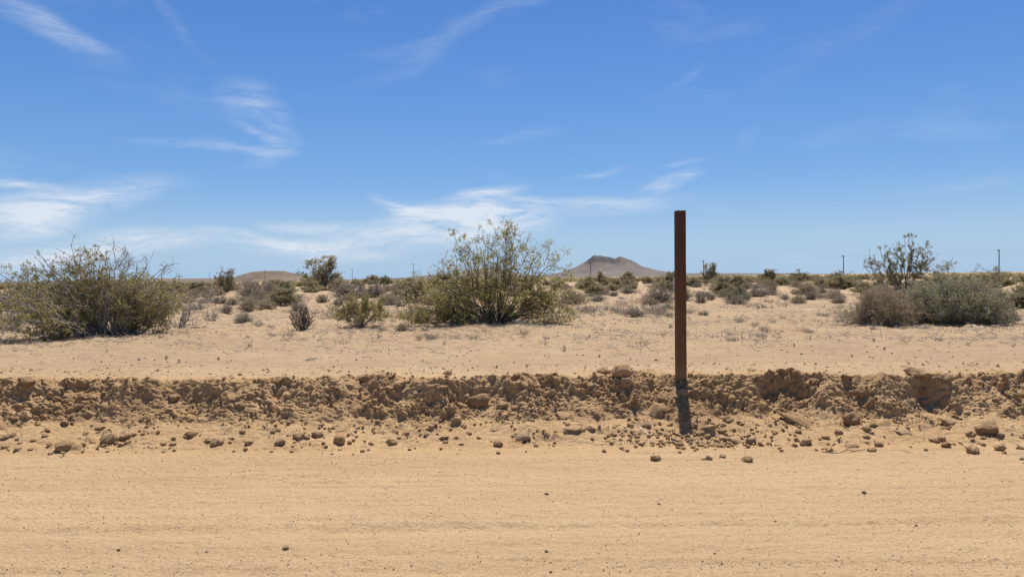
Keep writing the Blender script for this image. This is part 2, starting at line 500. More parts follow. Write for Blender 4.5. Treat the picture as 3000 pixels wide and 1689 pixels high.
# ground round and behind the viewer
xs = np.concatenate([-np.geomspace(20000, 1, 40), np.geomspace(1, 20000, 40)])
ys = np.concatenate([-np.geomspace(20000, .5, 40), np.linspace(0, 2.65, 12)])
X, Y = np.meshgrid(xs, ys)
put_grid('road_behind', X, Y, road(X, np.maximum(Y, -60)) - .003, M_ROAD)

DG = bpy.context.evaluated_depsgraph_get()
BVH = []
for o in (road_o, bank_o, plain_o):
    me = o.data
    v = np.empty(len(me.vertices) * 3, np.float32); me.vertices.foreach_get('co', v); v = v.reshape(-1, 3)
    f = np.empty(len(me.loops), np.int32); me.loops.foreach_get('vertex_index', f)
    BVH.append(BVHTree.FromPolygons(v.tolist(), f.reshape(-1, 4).tolist()))
CAMP = Vector((0, 0, CAM_H))


def hit(px, py):
    d = ray(px, py); best = None
    for b in BVH:
        r = b.ray_cast(CAMP, d)
        if r[0] is not None and (best is None or r[3] < best[3]): best = r
    return best


def drop(x, y):
    """ground height under a point, from the built meshes"""
    zs = []
    for b in BVH:
        r = b.ray_cast(Vector((x, y, 6)), Vector((0, 0, -1)))
        if r[0] is not None: zs.append(r[0].z)
    return max(zs) if zs else float(plain(x, y))


def on_plain(px, py, d=None):
    """where a pixel of the photo meets the plain"""
    v = ray(px, py)
    if d is None:
        t = np.geomspace(6.5, 170, 6000)
        below = (CAM_H + v.z * t) < plain(v.x * t, v.y * t)
        i = int(np.argmax(below)) if below.any() else len(t) - 1
        d = t[i]
    x, y = v.x * d, v.y * d
    return Vector((x, y, drop(x, y) if y < 39 else float(plain(x, y))))


# ---------------------------------------------------------------- hills on the horizon
def hill_mat(name, c1, c2, rock, rock_lo, rock_hi, scale):
    m, h, p, out = new_mat(name)
    tcn = h.n('ShaderNodeTexCoord').outputs['Object']
    a = h.noise(h.mapping(tcn, sc=(1, 1, 2)), scale, 6, .65)
    col = h.mix(h.rng(a, .36, .64), c1, c2)
    bush = h.noise(tcn, scale * 14, 2, .5)
    col = h.mix(h.rng(bush, .56, .66, 0, .45), col, tuple(x * .5 for x in c1))
    at = h.n('ShaderNodeAttribute', attribute_name='rock').outputs['Fac']
    nz = h.noise(h.mapping(tcn, rot=(0, 0, .4), sc=(1, 1, 3)), scale * 4, 5, .7)
    rk = h.rng(h.math('ADD', at, h.math('MULTIPLY', h.math('SUBTRACT', nz, .5), 1.5)), .42, .60)
    col = h.mix(rk, col, h.mix(h.rng(nz, .4, .65), rock_lo, rock_hi))
    tr = h.n('ShaderNodeAttribute', attribute_name='track').outputs['Fac']
    col = h.mix(tr, col, (.30, .24, .185))
    h.l(col, p.inputs['Base Color'])
    return m


def hill(name, cx, cy, sx, sy, n, f, mat, track=None):
    """height field hill centred at (cx, cy); f(x, y) gives height and rock mask"""
    X, Y = np.meshgrid(np.linspace(-sx, sx, n), np.linspace(-sy, sy, n // 2))
    Z, rk = f(X, Y)
    edge = np.minimum(sstep(1, .8, np.abs(X / sx)), sstep(1, .8, np.abs(Y / sy)))
    Z = Z * edge - 2.0 * (1 - edge)
    me = mesh_np(name, np.stack([X, Y, Z], -1).reshape(-1, 3), grid_faces(*X.shape))
    a = me.attributes.new('rock', 'FLOAT', 'POINT'); a.data.foreach_set('value', rk.astype(np.float32).ravel())
    tk = track(X, Y, Z) if track else np.zeros_like(X)
    a = me.attributes.new('track', 'FLOAT', 'POINT'); a.data.foreach_set('value', tk.astype(np.float32).ravel())
    smooth(me)
    o = obj(name, me, mat)
    o.location = (cx, cy, float(plain(cx, min(cy, 4000))) - .3)
    return tag(o, kind='structure')


M_BUTTE = hill_mat('butte_slope', (.125, .104, .088), (.185, .155, .128), None, (.06, .056, .055), (.12, .108, .10), .012)
M_MOUND = hill_mat('mound_slope', (.135, .10, .07), (.205, .152, .108), None, (.15, .125, .105), (.25, .20, .16), .03)
D = 3000.0
K = D / FPX


def butte_f(X, Y):
    # photo px offsets from the main summit (3000 px scale): x 1742; second summit 1822
    def cone(x0, y0, h, s, p=1.0, fl=0.0):
        r = np.sqrt((X - x0) ** 2 + ((Y - y0) * .8) ** 2 + 1)
        return h * np.exp(-(np.maximum(r - fl, 0) / s) ** p)
    g = fbm(X * .012, Y * .012, 201, 5)
    ridg = 1 - np.abs(fbm(X * .018 + .3 * g, Y * .008, 205, 4))
    a = cone(10 * K, 0, 57 * K, 60 * K, 1.2, 11 * K)
    a2 = cone(34 * K, -10 * K, 50 * K, 52 * K, 1.3, 12 * K)
    b = cone(84 * K, 10 * K, 54 * K, 66 * K, 1.05, 9 * K)
    c = cone(40 * K, 0, 14 * K, 190 * K, 1.2, 0)
    z = np.maximum(np.maximum(a, a2), b) * .86 + c
    z = z + (g * 3.0 + (ridg - .6) * 7.0) * np.clip(z / (40 * K), 0, 1)
    top = sstep(34 * K, 52 * K, np.maximum(a, a2) * .86 + c)
    z = z + top * 5.0 * np.maximum(fbm(X * .05, Y * .05, 208, 3), -.2)
    rk = np.clip(top * .75 + .25 * sstep(20 * K, 45 * K, z), 0, 1)
    return z, rk


def butte_track(X, Y, Z):
    # a pale track climbing the near flank
    xc = (-8 + 22 * np.sin(Z / (11 * K))) * K * .5
    return np.exp(-((X - xc) / (1.3 * K)) ** 2) * sstep(3 * K, 6 * K, Z) * (1 - sstep(24 * K, 30 * K, Z)) * (Y < 0) * .8


v = ray(1742, 812); hill('butte', v.x / v.y * D, D, 560, 520, 220, butte_f, M_BUTTE, butte_track)
D2 = 2600.0
K2 = D2 / FPX


def ridge_f(X, Y):
    g = fbm(X * .012, Y * .012, 221, 5)
    r = np.sqrt((X / 75 / K2) ** 2 + (Y / 120 / K2) ** 2)
    z = 21 * K2 * np.exp(-r ** 1.3) + 13 * K2 * np.exp(-(((X + 60 * K2) / (190 * K2)) ** 2 + (Y / (160 * K2)) ** 2))
    return z + g * 4 * np.clip(z / (15 * K2), 0, 1), sstep(18 * K2, 40 * K2, z) * .4


v = ray(1440, 812); hill('rocky_ridge', v.x / v.y * D2, D2, 620, 380, 160, ridge_f, M_BUTTE)
D3 = 1150.0
K3 = D3 / FPX


def mound_f(X, Y):
    g = fbm(X * .03, Y * .03, 231, 5)
    xs_ = X / K3
    z = 21.5 * K3 * np.exp(-np.abs((xs_ + 28) / 70) ** 2.2) + 18 * K3 * np.exp(-np.abs((xs_ - 48) / 80) ** 2.0)
    z = np.minimum(z, 22.5 * K3 + .1 * z) * np.exp(-(Y / (60 * K3)) ** 2) + 6 * K3 * np.exp(-((xs_ / 330) ** 2 + (Y / (110 * K3)) ** 2))
    return z + (g * 1.0 - .8 * np.abs(fbm(X * .05, Y * .02, 233, 3))) * np.clip(z / (12 * K3), 0, 1), np.clip(.25 + .25 * g, 0, 1)


v = ray(790, 818); hill('low_hill', v.x / v.y * D3, D3, 260, 90, 200, mound_f, M_MOUND)


def swell_f(X, Y):
    z = 9.5 * np.exp(-((X / 420) ** 2 + (Y / 180) ** 2))
    return z + fbm(X * .01, Y * .01, 241, 4) * 1.2 * np.clip(z / 6, 0, 1), z * 0 + .1


v = ray(520, 818); hill('distant_swell', v.x / v.y * 1700, 1700, 800, 380, 120, swell_f, M_MOUND)
v = ray(1960, 806); hill('distant_rise', v.x / v.y * 2300, 2300, 900, 420, 120, lambda X, Y: swell_f(X * .8, Y), M_BUTTE)


# ---------------------------------------------------------------- shrub builder
def unit(v): return v / np.maximum(np.linalg.norm(v, axis=-1, keepdims=True), 1e-9)


def bez(p0, p1, p2, k, rng, wig):
    t = np.linspace(0, 1, k)[None, :, None]
    P = (1 - t) ** 2 * p0[:, None] + 2 * t * (1 - t) * p1[:, None] + t ** 2 * p2[:, None]
    L = np.linalg.norm(p2 - p0, axis=-1)[:, None, None]
    nz = rng.normal(size=P.shape) * wig * L
    nz[:, 0] = 0
    return P + nz


def offshoots(paths, rng, m, tmin, ln, rand, up, k=4, wig=.03, out=0.0):
    n, kk = paths.shape[:2]
    N = int(n * m)
    i = rng.integers(n, size=N); t = tmin + (1 - tmin) * rng.random(N) ** .8
    f = t * (kk - 1); a = np.minimum(f.astype(int), kk - 2); fr = (f - a)[:, None]
    p = paths[i, a] * (1 - fr) + paths[i, a + 1] * fr
    tang = unit(paths[i, a + 1] - paths[i, a])
    rd = unit(rng.normal(size=(N, 3)))
    d = unit(tang * (1 - rand) + rd * rand + np.array([0, 0, up]) + out * unit(p * [1, 1, .3]))
    l = (ln * (.5 + rng.random(N)))[:, None]
    end = p + d * l
    mid = p + d * l * .5 + rng.normal(size=(N, 3)) * l * .12
    return bez(p, mid, end, k, rng, wig)


def segs(paths, r0, r1):
    k = paths.shape[1]
    t = np.linspace(0, 1, k)
    rad = r0 * (1 - t) + r1 * t
    a = paths[:, :-1].reshape(-1, 3); b = paths[:, 1:].reshape(-1, 3)
    n = paths.shape[0]
    return a, b, np.tile(rad[:-1], n), np.tile(rad[1:], n)


def tubes(parts, sides=3):
    """all branch segments as tapered prisms"""
    A = np.concatenate([p[0] for p in parts]); B = np.concatenate([p[1] for p in parts])
    ra = np.concatenate([p[2] for p in parts]); rb = np.concatenate([p[3] for p in parts])
    d = unit(B - A)
    ref = np.where(np.abs(d[:, 2:3]) > .9, np.array([[1., 0, 0]]), np.array([[0, 0, 1.]]))
    u = unit(np.cross(d, ref)); v = np.cross(d, u)
    V = []
    for c, r in ((A, ra), (B, rb)):
        for s in range(sides):
            an = 2 * np.pi * s / sides
            V.append(c + (u * np.cos(an) + v * np.sin(an)) * r[:, None])
    V = np.stack(V, 1)
    n = len(A)
    base = (np.arange(n) * 2 * sides)[:, None]
    F = [np.concatenate([base + s, base + (s + 1) % sides, base + sides + (s + 1) % sides, base + sides + s], 1) for s in range(sides)]
    return V.reshape(-1, 3), np.concatenate(F)


def leaf_quads(P, rng, size, elong=2.0, upb=.3):
    n = len(P)
    d = unit(rng.normal(size=(n, 3)) + [0, 0, upb])
    q = unit(np.cross(d, rng.normal(size=(n, 3))))
    s = (size * (.6 + .8 * rng.random(n)))[:, None]
    V = np.stack([P - d * s * .5, P + q * s * .5 / elong, P + d * s * .5, P - q * s * .5 / elong], 1)
    F = np.arange(4 * n).reshape(n, 4)
    return V.reshape(-1, 3), F


def grow(seed, targets, base_r=.10, stem_r=.014, mids=8, mid_len=.3, subs=3, sub_len=.12, leaves=5, leaf=.022, bend=.35,
         k=8, wig=.03, rand=.55, up=.15, tmin=.3, leaf_tmin=.2, elong=2.0, bare=0.0, twig_r=.0028, on_mid=True):
    """a shrub: stems from the base to the targets, side twigs, fine twigs, leaves. Returns branch arrays and leaf arrays"""
    rng = np.random.default_rng(seed)
    T = np.asarray(targets, float)
    n = len(T)
    an = np.arctan2(T[:, 1], T[:, 0]) + rng.normal(size=n) * .4
    rr = base_r * np.sqrt(rng.random(n))
    p0 = np.stack([np.cos(an) * rr, np.sin(an) * rr, np.zeros(n) - .02], 1)
    ctrl = p0 + (T - p0) * .5 + np.stack([-T[:, 0] * 0, T[:, 1] * 0, np.linalg.norm(T, axis=1) * bend * (rng.random(n) - .25)], 1)
    ctrl[:, :2] += rng.normal(size=(n, 2)) * .06 * np.linalg.norm(T, axis=1)[:, None]
    st = bez(p0, ctrl, T, k, rng, wig)
    st[..., 2] = np.maximum(st[..., 2], .0)
    parts = [segs(st, stem_r, stem_r * .35)]
    md = offshoots(st, rng, mids, tmin, mid_len, rand, up, 4, wig)
    md[..., 2] = np.maximum(md[..., 2], .01)
    parts.append(segs(md, max(stem_r * .2, twig_r * 1.15), twig_r))
    LP = []
    if subs:
        sb = offshoots(md, rng, subs, .2, sub_len, rand + .1, up, 3, wig)
        sb[..., 2] = np.maximum(sb[..., 2], .01)
        parts.append(segs(sb, twig_r, twig_r * .6))
    else:
        sb = md
    if leaves:
        keep = sb[rng.random(len(sb)) >= bare]
        N = int(len(keep) * leaves)
        i = rng.integers(len(keep), size=N); t = leaf_tmin + (1 - leaf_tmin) * rng.random(N)
        kk = keep.shape[1]; f = t * (kk - 1); a = np.minimum(f.astype(int), kk - 2); fr = (f - a)[:, None]
        LP = keep[i, a] * (1 - fr) + keep[i, a + 1] * fr + rng.normal(size=(N, 3)) * leaf * .5
        LV = leaf_quads(LP, rng, leaf, elong)
    else:
        LV = None
    return tubes(parts), LV


def dome(seed, n, w, h, d=None, low=.12, power=.6, ragged=.15, lean=(0, 0)):
    """random stem ends over and inside a dome w wide, d deep, h high"""
    rng = np.random.default_rng(seed)
    d = d or w
    a = rng.random(n) * 2 * np.pi; e = np.arcsin(low + (1 - low) * rng.random(n) ** 1.1)
    r = (.55 + .45 * rng.random(n) ** power) * (1 + ragged * rng.normal(size=n) * .6)
    return np.stack([np.cos(a) * np.cos(e) * r * w / 2 + lean[0] * np.sin(e), np.sin(a) * np.cos(e) * r * d / 2 + lean[1] * np.sin(e), np.sin(e) * r * h], 1)


def shrub(name, label, cat, loc, geo, bark, leafm, group=None, parts=('branches', 'foliage'), rz=0.0):
    (bv, bf), lv = geo
    if lv is None:
        o = obj(name, mesh_np(name, bv, bf), bark)
        o.location = loc; o.rotation_euler.z = rz
        return tag(o, label, cat, group)
    r = bpy.data.objects.new(name, None); COL.objects.link(r)
    r.empty_display_size = .2
    r.location = loc; r.rotation_euler.z = rz
    tag(r, label, cat, group)
    obj(parts[0], mesh_np(parts[0], bv, bf), bark, r)
    obj(parts[1], mesh_np(parts[1], *lv), leafm, r)
    return r


def one_mesh(name, geo, bark, leafm):
    (bv, bf), lv = geo
    if lv is None:
        me = mesh_np(name, bv, bf); me.materials.append(bark); return me
    me = mesh_np(name, np.concatenate([bv, lv[0]]), np.concatenate([bf, lv[1] + len(bv)]))
    me.materials.append(bark); me.materials.append(leafm)
    idx = np.zeros(len(me.polygons), np.int32); idx[len(bf):] = 1
    me.polygons.foreach_set('material_index', idx)
    return me


# --- the central creosote, stems aimed at the tips seen in the photo
loc = on_plain(1450, 950)
s = loc.y / FPX * .2329
tips = [(800, 270), (850, 420), (790, 520), (1000, 260), (960, 400), (1100, 250), (1120, 420), (1200, 250), (1260, 330), (1450, 140), (1500, 210), (1560, 230), (1680, 320), (1400, 330),
        (1600, 420), (1780, 420), (1880, 370), (1900, 520), (2000, 460), (2140, 540), (2150, 700), (2060, 640), (2250, 900), (2200, 800), (2320, 1050), (2300, 1250), (2120, 1290), (2000, 1100),
        (1950, 900), (650, 590), (700, 680), (500, 780), (340, 830), (420, 920), (150, 1040), (260, 1040), (250, 1260), (330, 1150), (450, 1320), (520, 1120), (750, 1330), (640, 950), (900, 620), (950, 800),
        (1700, 620), (1850, 750), (1300, 560), (1500, 600), (1750, 850), (820, 1050), (1050, 700), (1150, 600), (1650, 1000), (2180, 1120), (1800, 1250), (900, 1250), (1350, 220), (1430, 260), (900, 320), (2080, 980)]
rg = np.random.default_rng(5)
Tg = []
tips += [(int(1240 + rg.normal() * 560), int(rg.uniform(760, 1300))) for _ in range(20)]
tips += [(int(rg.uniform(140, 700)), int(rg.uniform(900, 1310))) for _ in range(11)] + [(int(rg.uniform(1900, 2330)), int(rg.uniform(760, 1300))) for _ in range(8)]
tips = [(min(max(a_, 140), 2320), b_) for a_, b_ in tips]
for cx, cy in tips:
    x_, z_ = (cx - 1290) * s, max((1345 - cy) * s, .06)
    dep = math.sqrt(max(0, 1.3 ** 2 - x_ * x_ * .7)) * (.25 + .75 * min(1, max(0, 1.5 - z_)))
    Tg.append((x_, rg.uniform(-1, 1) * dep * .75, z_))
geo = grow(5, Tg, .13, .0125, 13, .26, 4, .13, 10.5, .034, .3, k=9, wig=.022, rand=.6, up=.12, tmin=.32, twig_r=.0018, bare=.36, leaf_tmin=.35)
shrub('creosote_bush', 'tall open creosote bush with yellow-green leaves standing alone in the middle of the plain', 'bush', loc, geo, B_DARK, L_CREO)

# --- the big creosote at the left, with bare grey twigs on top
loc = on_plain(330, 985)
s = loc.y / FPX * .2911
tips = [(60, 470), (150, 470), (260, 470), (20, 620), (90, 600), (330, 480), (400, 400), (480, 330), (520, 420), (600, 370), (650, 430), (720, 340), (760, 430), (820, 480), (900, 420), (960, 400), (1010, 380),
        (1000, 500), (1080, 560), (1150, 620), (1200, 520), (1250, 600), (1320, 620), (1420, 640), (1500, 660), (1580, 720), (1620, 640), (1650, 760), (1600, 820), (1500, 800), (1640, 880), (1400, 720), (1300, 760), (300, 650),
        (200, 700), (120, 760), (400, 620), (500, 560), (560, 700), (680, 620), (800, 640), (900, 680), (60, 830), (250, 950), (380, 1000), (480, 1080), (560, 1130), (700, 1060), (430, 820), (600, 900), (850, 800), (1000, 760),
        (1180, 800), (1300, 900), (1450, 900), (1560, 960), (300, 820), (-120, 700), (-80, 560), (-60, 820), (820, 940), (950, 900)]
Tg = []
for cx, cy in tips * 2:
    x_, z_ = (cx - 1010) * s + rg.normal() * .06, max((1130 - cy) * s + rg.normal() * .05, .06)
    Tg.append((x_, rg.uniform(-.75, .75) * (1 - .3 * min(z_, 1.2)), z_))
for _ in range(30):
    Tg.append((rg.uniform(-1.2, .9), rg.uniform(-.6, .6), rg.uniform(.3, .95)))
for _ in range(26):                               # low limbs sprawling towards the road
    Tg.append((rg.uniform(-2.0, -.1), rg.uniform(-1.5, -.5), rg.uniform(.25, .8)))
geo = grow(6, Tg, .36, .015, 10, .22, 4, .11, 14, .029, .22, k=8, wig=.025, rand=.6, up=.06, tmin=.36, twig_r=.0017, bare=.45, leaf_tmin=.35)
shrub('creosote_bush', 'wide dense olive creosote bush at the left edge, bare grey twigs above it', 'bush', loc, geo, B_GREY, L_LEFT)
# dead arching twigs over the crown belong to the same plant's neighbour
tw = [(640, 240), (700, 230), (780, 290), (1040, 250), (1110, 240), (1140, 290), (1180, 340), (1310, 350), (1480, 360), (1510, 420), (1400, 430), (1560, 470), (1350, 480), (1240, 420), (1090, 300)]
Tg = [((cx - 1060) * s, rg.uniform(-.35, .35), (1130 - cy) * s) for cx, cy in tw]
geo = grow(7, Tg, .08, .013, 5, .22, 4, .10, 0, bend=.15, k=9, wig=.035, rand=.6, up=-.05, tmin=.6, twig_r=.0028)
shrub('dead_branches', 'bare grey dead twigs arching out over the top of the left creosote', 'dead branches', loc + Vector((.05, .15, 0)), geo, B_GREY, None)
# fallen dead branches at its right
loc = on_plain(525, 958)
s = loc.y / FPX * .2911
tw = [(2040, 660), (1930, 735), (1800, 760), (1990, 700), (1900, 960), (1780, 900), (1700, 800), (1880, 1040), (1650, 950), (1730, 1020), (1600, 1000), (1840, 850), (1760, 780)]
Tg = [((cx - 1690) * s, rg.uniform(-.3, .3), max(.03, (1060 - cy) * s)) for cx, cy in tw]
geo = grow(8, Tg, .12, .013, 5, .25, 3, .12, 0, bend=.5, k=8, wig=.06, rand=.65, up=-.05, tmin=.35, twig_r=.003)
shrub('dead_branches', 'tangle of crooked dead grey branches beside the right side of left creosote', 'dead branches', loc, geo, B_GREY, None)

# --- the two big bushes at the right
loc = on_plain(2575, 952)
geo = grow(9, dome(9, 135, 1.62, .74, 1.1, .10, .5, .2, (.1, 0)), .16, .006, 12, .17, 4, .09, 3.0, .030, .35, k=6, wig=.03, rand=.5, up=.05, tmin=.25, elong=4, twig_r=.0018)
shrub('twiggy_bush', 'tan straw-coloured twiggy bush in front of the dense grey-green one at right', 'bush', loc, geo, B_TAN, L_TAN)
loc = on_plain(2815, 950)
loc.y += .1
geo = grow(10, dome(10, 165, 2.25, 1.0, 1.5, .12, .5, .24, (-.15, 0)), .3, .011, 12, .22, 4, .11, 8, .032, .3, k=7, wig=.03, rand=.55, up=.03, tmin=.3, elong=3, twig_r=.0017)
shrub('dense_bush', 'dense grey-green bush with dark stems, largest bush at the right side', 'bush', loc, geo, B_GREY, L_SAGE)
loc = on_plain(2640, 868)
s = loc.y / FPX * .2523
tw = [(580, 480), (620, 420), (690, 340), (660, 470), (760, 340), (800, 420), (880, 320), (900, 380), (980, 240), (960, 330), (1000, 460), (1100, 250), (1150, 140), (1190, 160), (1130, 330), (1230, 270), (1300, 310), (1350, 290), (1330, 400),
      (1400, 380), (1450, 440), (1280, 440), (1060, 480), (1180, 480), (860, 500), (720, 540), (930, 560), (1240, 560)]
Tg = [((cx - 1020) * s + rg.normal() * .12, rg.uniform(-.5, .5), (870 - cy) * s + (rg.normal() * .12 if q_ else 0)) for q_ in range(2) for cx, cy in tw]
geo = grow(11, Tg, .2, .017, 7, .14, 4, .09, 7, .045, .25, k=8, wig=.03, rand=.5, up=.25, tmin=.4, twig_r=.0035)
shrub('creosote_bush', 'tall thin creosote rising behind the tan and grey-green bushes at right', 'bush', loc, geo, B_DARK, L_FAR)

# --- the yellow-green bush and the dead stalks left of centre
loc = on_plain(1052, 958)
geo = grow(12, dome(12, 52, 1.25, .62, .9, .2, .4, .2), .05, .008, 9, .13, 4, .065, 9, .022, .2, k=7, wig=.025, rand=.45, up=.3, tmin=.5, twig_r=.0016)
shrub('creosote_bush', 'small bushy yellow-green creosote left of the tall central one', 'bush', loc, geo, B_GREY, L_LEFT)
loc = on_plain(884, 967)
geo = grow(13, dome(13, 40, .45, .46, .4, .35, .5, .3), .09, .0075, 5, .12, 3, .06, 0, bend=.1, k=6, wig=.03, rand=.5, up=.25, tmin=.2, twig_r=.0028)
shrub('dead_shrub', 'upright dead grey stalks in front of the small yellow-green creosote', 'shrub', loc, geo, B_DARK, None)


# --- prototypes for the shrubs further out (unit size: 1 wide, 1 high)
def proto(kind, seed):
    if kind == 'grey':
        return grow(seed, dome(seed, 70, 1, 1, 1, .1, .5, .2), .12, .010, 8, .16, 3, .10, 0, bend=.25, k=5, wig=.03, rand=.5, up=.1, tmin=.2, twig_r=.0042), B_ASH, None
    if kind == 'greytuft':
        return grow(seed, dome(seed, 60, 1, 1, 1, .1, .5, .2), .16, .012, 6, .2, 2, .12, 2.0, .05, .2, k=4, wig=.03, rand=.45, up=.15, tmin=.15, elong=4, twig_r=.006), B_ASH, L_SAGE
    if kind == 'green':
        return grow(seed, dome(seed, 60, 1, 1, 1, .2, .45, .22), .08, .010, 8, .18, 4, .09, 7, .044, .15, k=5, wig=.03, rand=.5, up=.2, tmin=.35, twig_r=.0026), B_GREY, L_FAR
    if kind == 'lime':
        return grow(seed, dome(seed, 70, 1, 1, 1, .05, .3, .12), .08, .010, 9, .16, 4, .09, 8, .030, .15, k=5, wig=.02, rand=.45, up=.2, tmin=.45, elong=3, twig_r=.004), B_GREY, L_LIME
    if kind == 'open':
        T = dome(seed, 46, 1, .8, 1, .2, .4, .3)
        rg_ = np.random.default_rng(seed)
        T[:12, 2] = .8 + .22 * rg_.random(12); T[:12, :2] *= .75
        return grow(seed, T, .07, .010, 8, .13, 4, .07, 4.5, .042, .2, k=6, wig=.03, rand=.5, up=.25, tmin=.4, twig_r=.0028), B_GREY, L_FAR
    if kind == 'tan':
        return grow(seed, dome(seed, 90, 1, 1, 1, .1, .4, .15), .14, .007, 7, .2, 3, .10, 1.6, .05, .2, k=4, wig=.02, rand=.4, up=.2, tmin=.2, elong=5, twig_r=.004), B_TAN, L_SAGE
    if kind == 'dead':
        return grow(seed, dome(seed, 26, 1, .7, 1, .08, .5, .4), .25, .015, 4, .24, 2, .12, 0, bend=.2, k=5, wig=.06, rand=.6, up=0, tmin=.2, twig_r=.006), B_GREY, None


PROT = {}
for kind, n in (('grey', 4), ('greytuft', 4), ('green', 4), ('lime', 2), ('open', 4), ('tan', 2), ('dead', 4)):
    PROT[kind] = []
    for j in range(n):
        g, b, l = proto(kind, 300 + 20 * len(PROT) + j)
        (bv, bf), lv = g
        PROT[kind].append((mesh_np('branches', bv, bf), mesh_np('foliage', *lv) if lv else None, one_mesh('shrub', g, b, l)))
        PROT[kind][-1][0].materials.append(b)
        if lv: PROT[kind][-1][1].materials.append(l)
NAME = {'grey': 'twig_shrub', 'greytuft': 'grey_shrub', 'green': 'green_shrub', 'lime': 'round_green_bush', 'open': 'creosote_bush', 'tan': 'straw_shrub', 'dead': 'dead_shrub'}
rg = np.random.default_rng(77)
OCC = []


def place(kind, loc, wm, hm, label, group=None, parts=True, j=None):
    a, b, c = PROT[kind][rg.integers(len(PROT[kind])) if j is None else j]
    nm = NAME[kind]
    if parts and b is not None:
        r = bpy.data.objects.new(nm, None); COL.objects.link(r)
        for pn, me in (('branches', a), ('foliage', b)):
            o = bpy.data.objects.new(pn, me); COL.objects.link(o); o.parent = r
    else:
        r = bpy.data.objects.new(nm, c if b is not None else a); COL.objects.link(r)
    r.location = loc; r.scale = (wm, wm, hm); r.rotation_euler.z = rg.random() * 6.28
    tag(r, label, 'bush' if wm > .9 else 'shrub', group)
    OCC.append((loc.x, loc.y, wm))
    return r


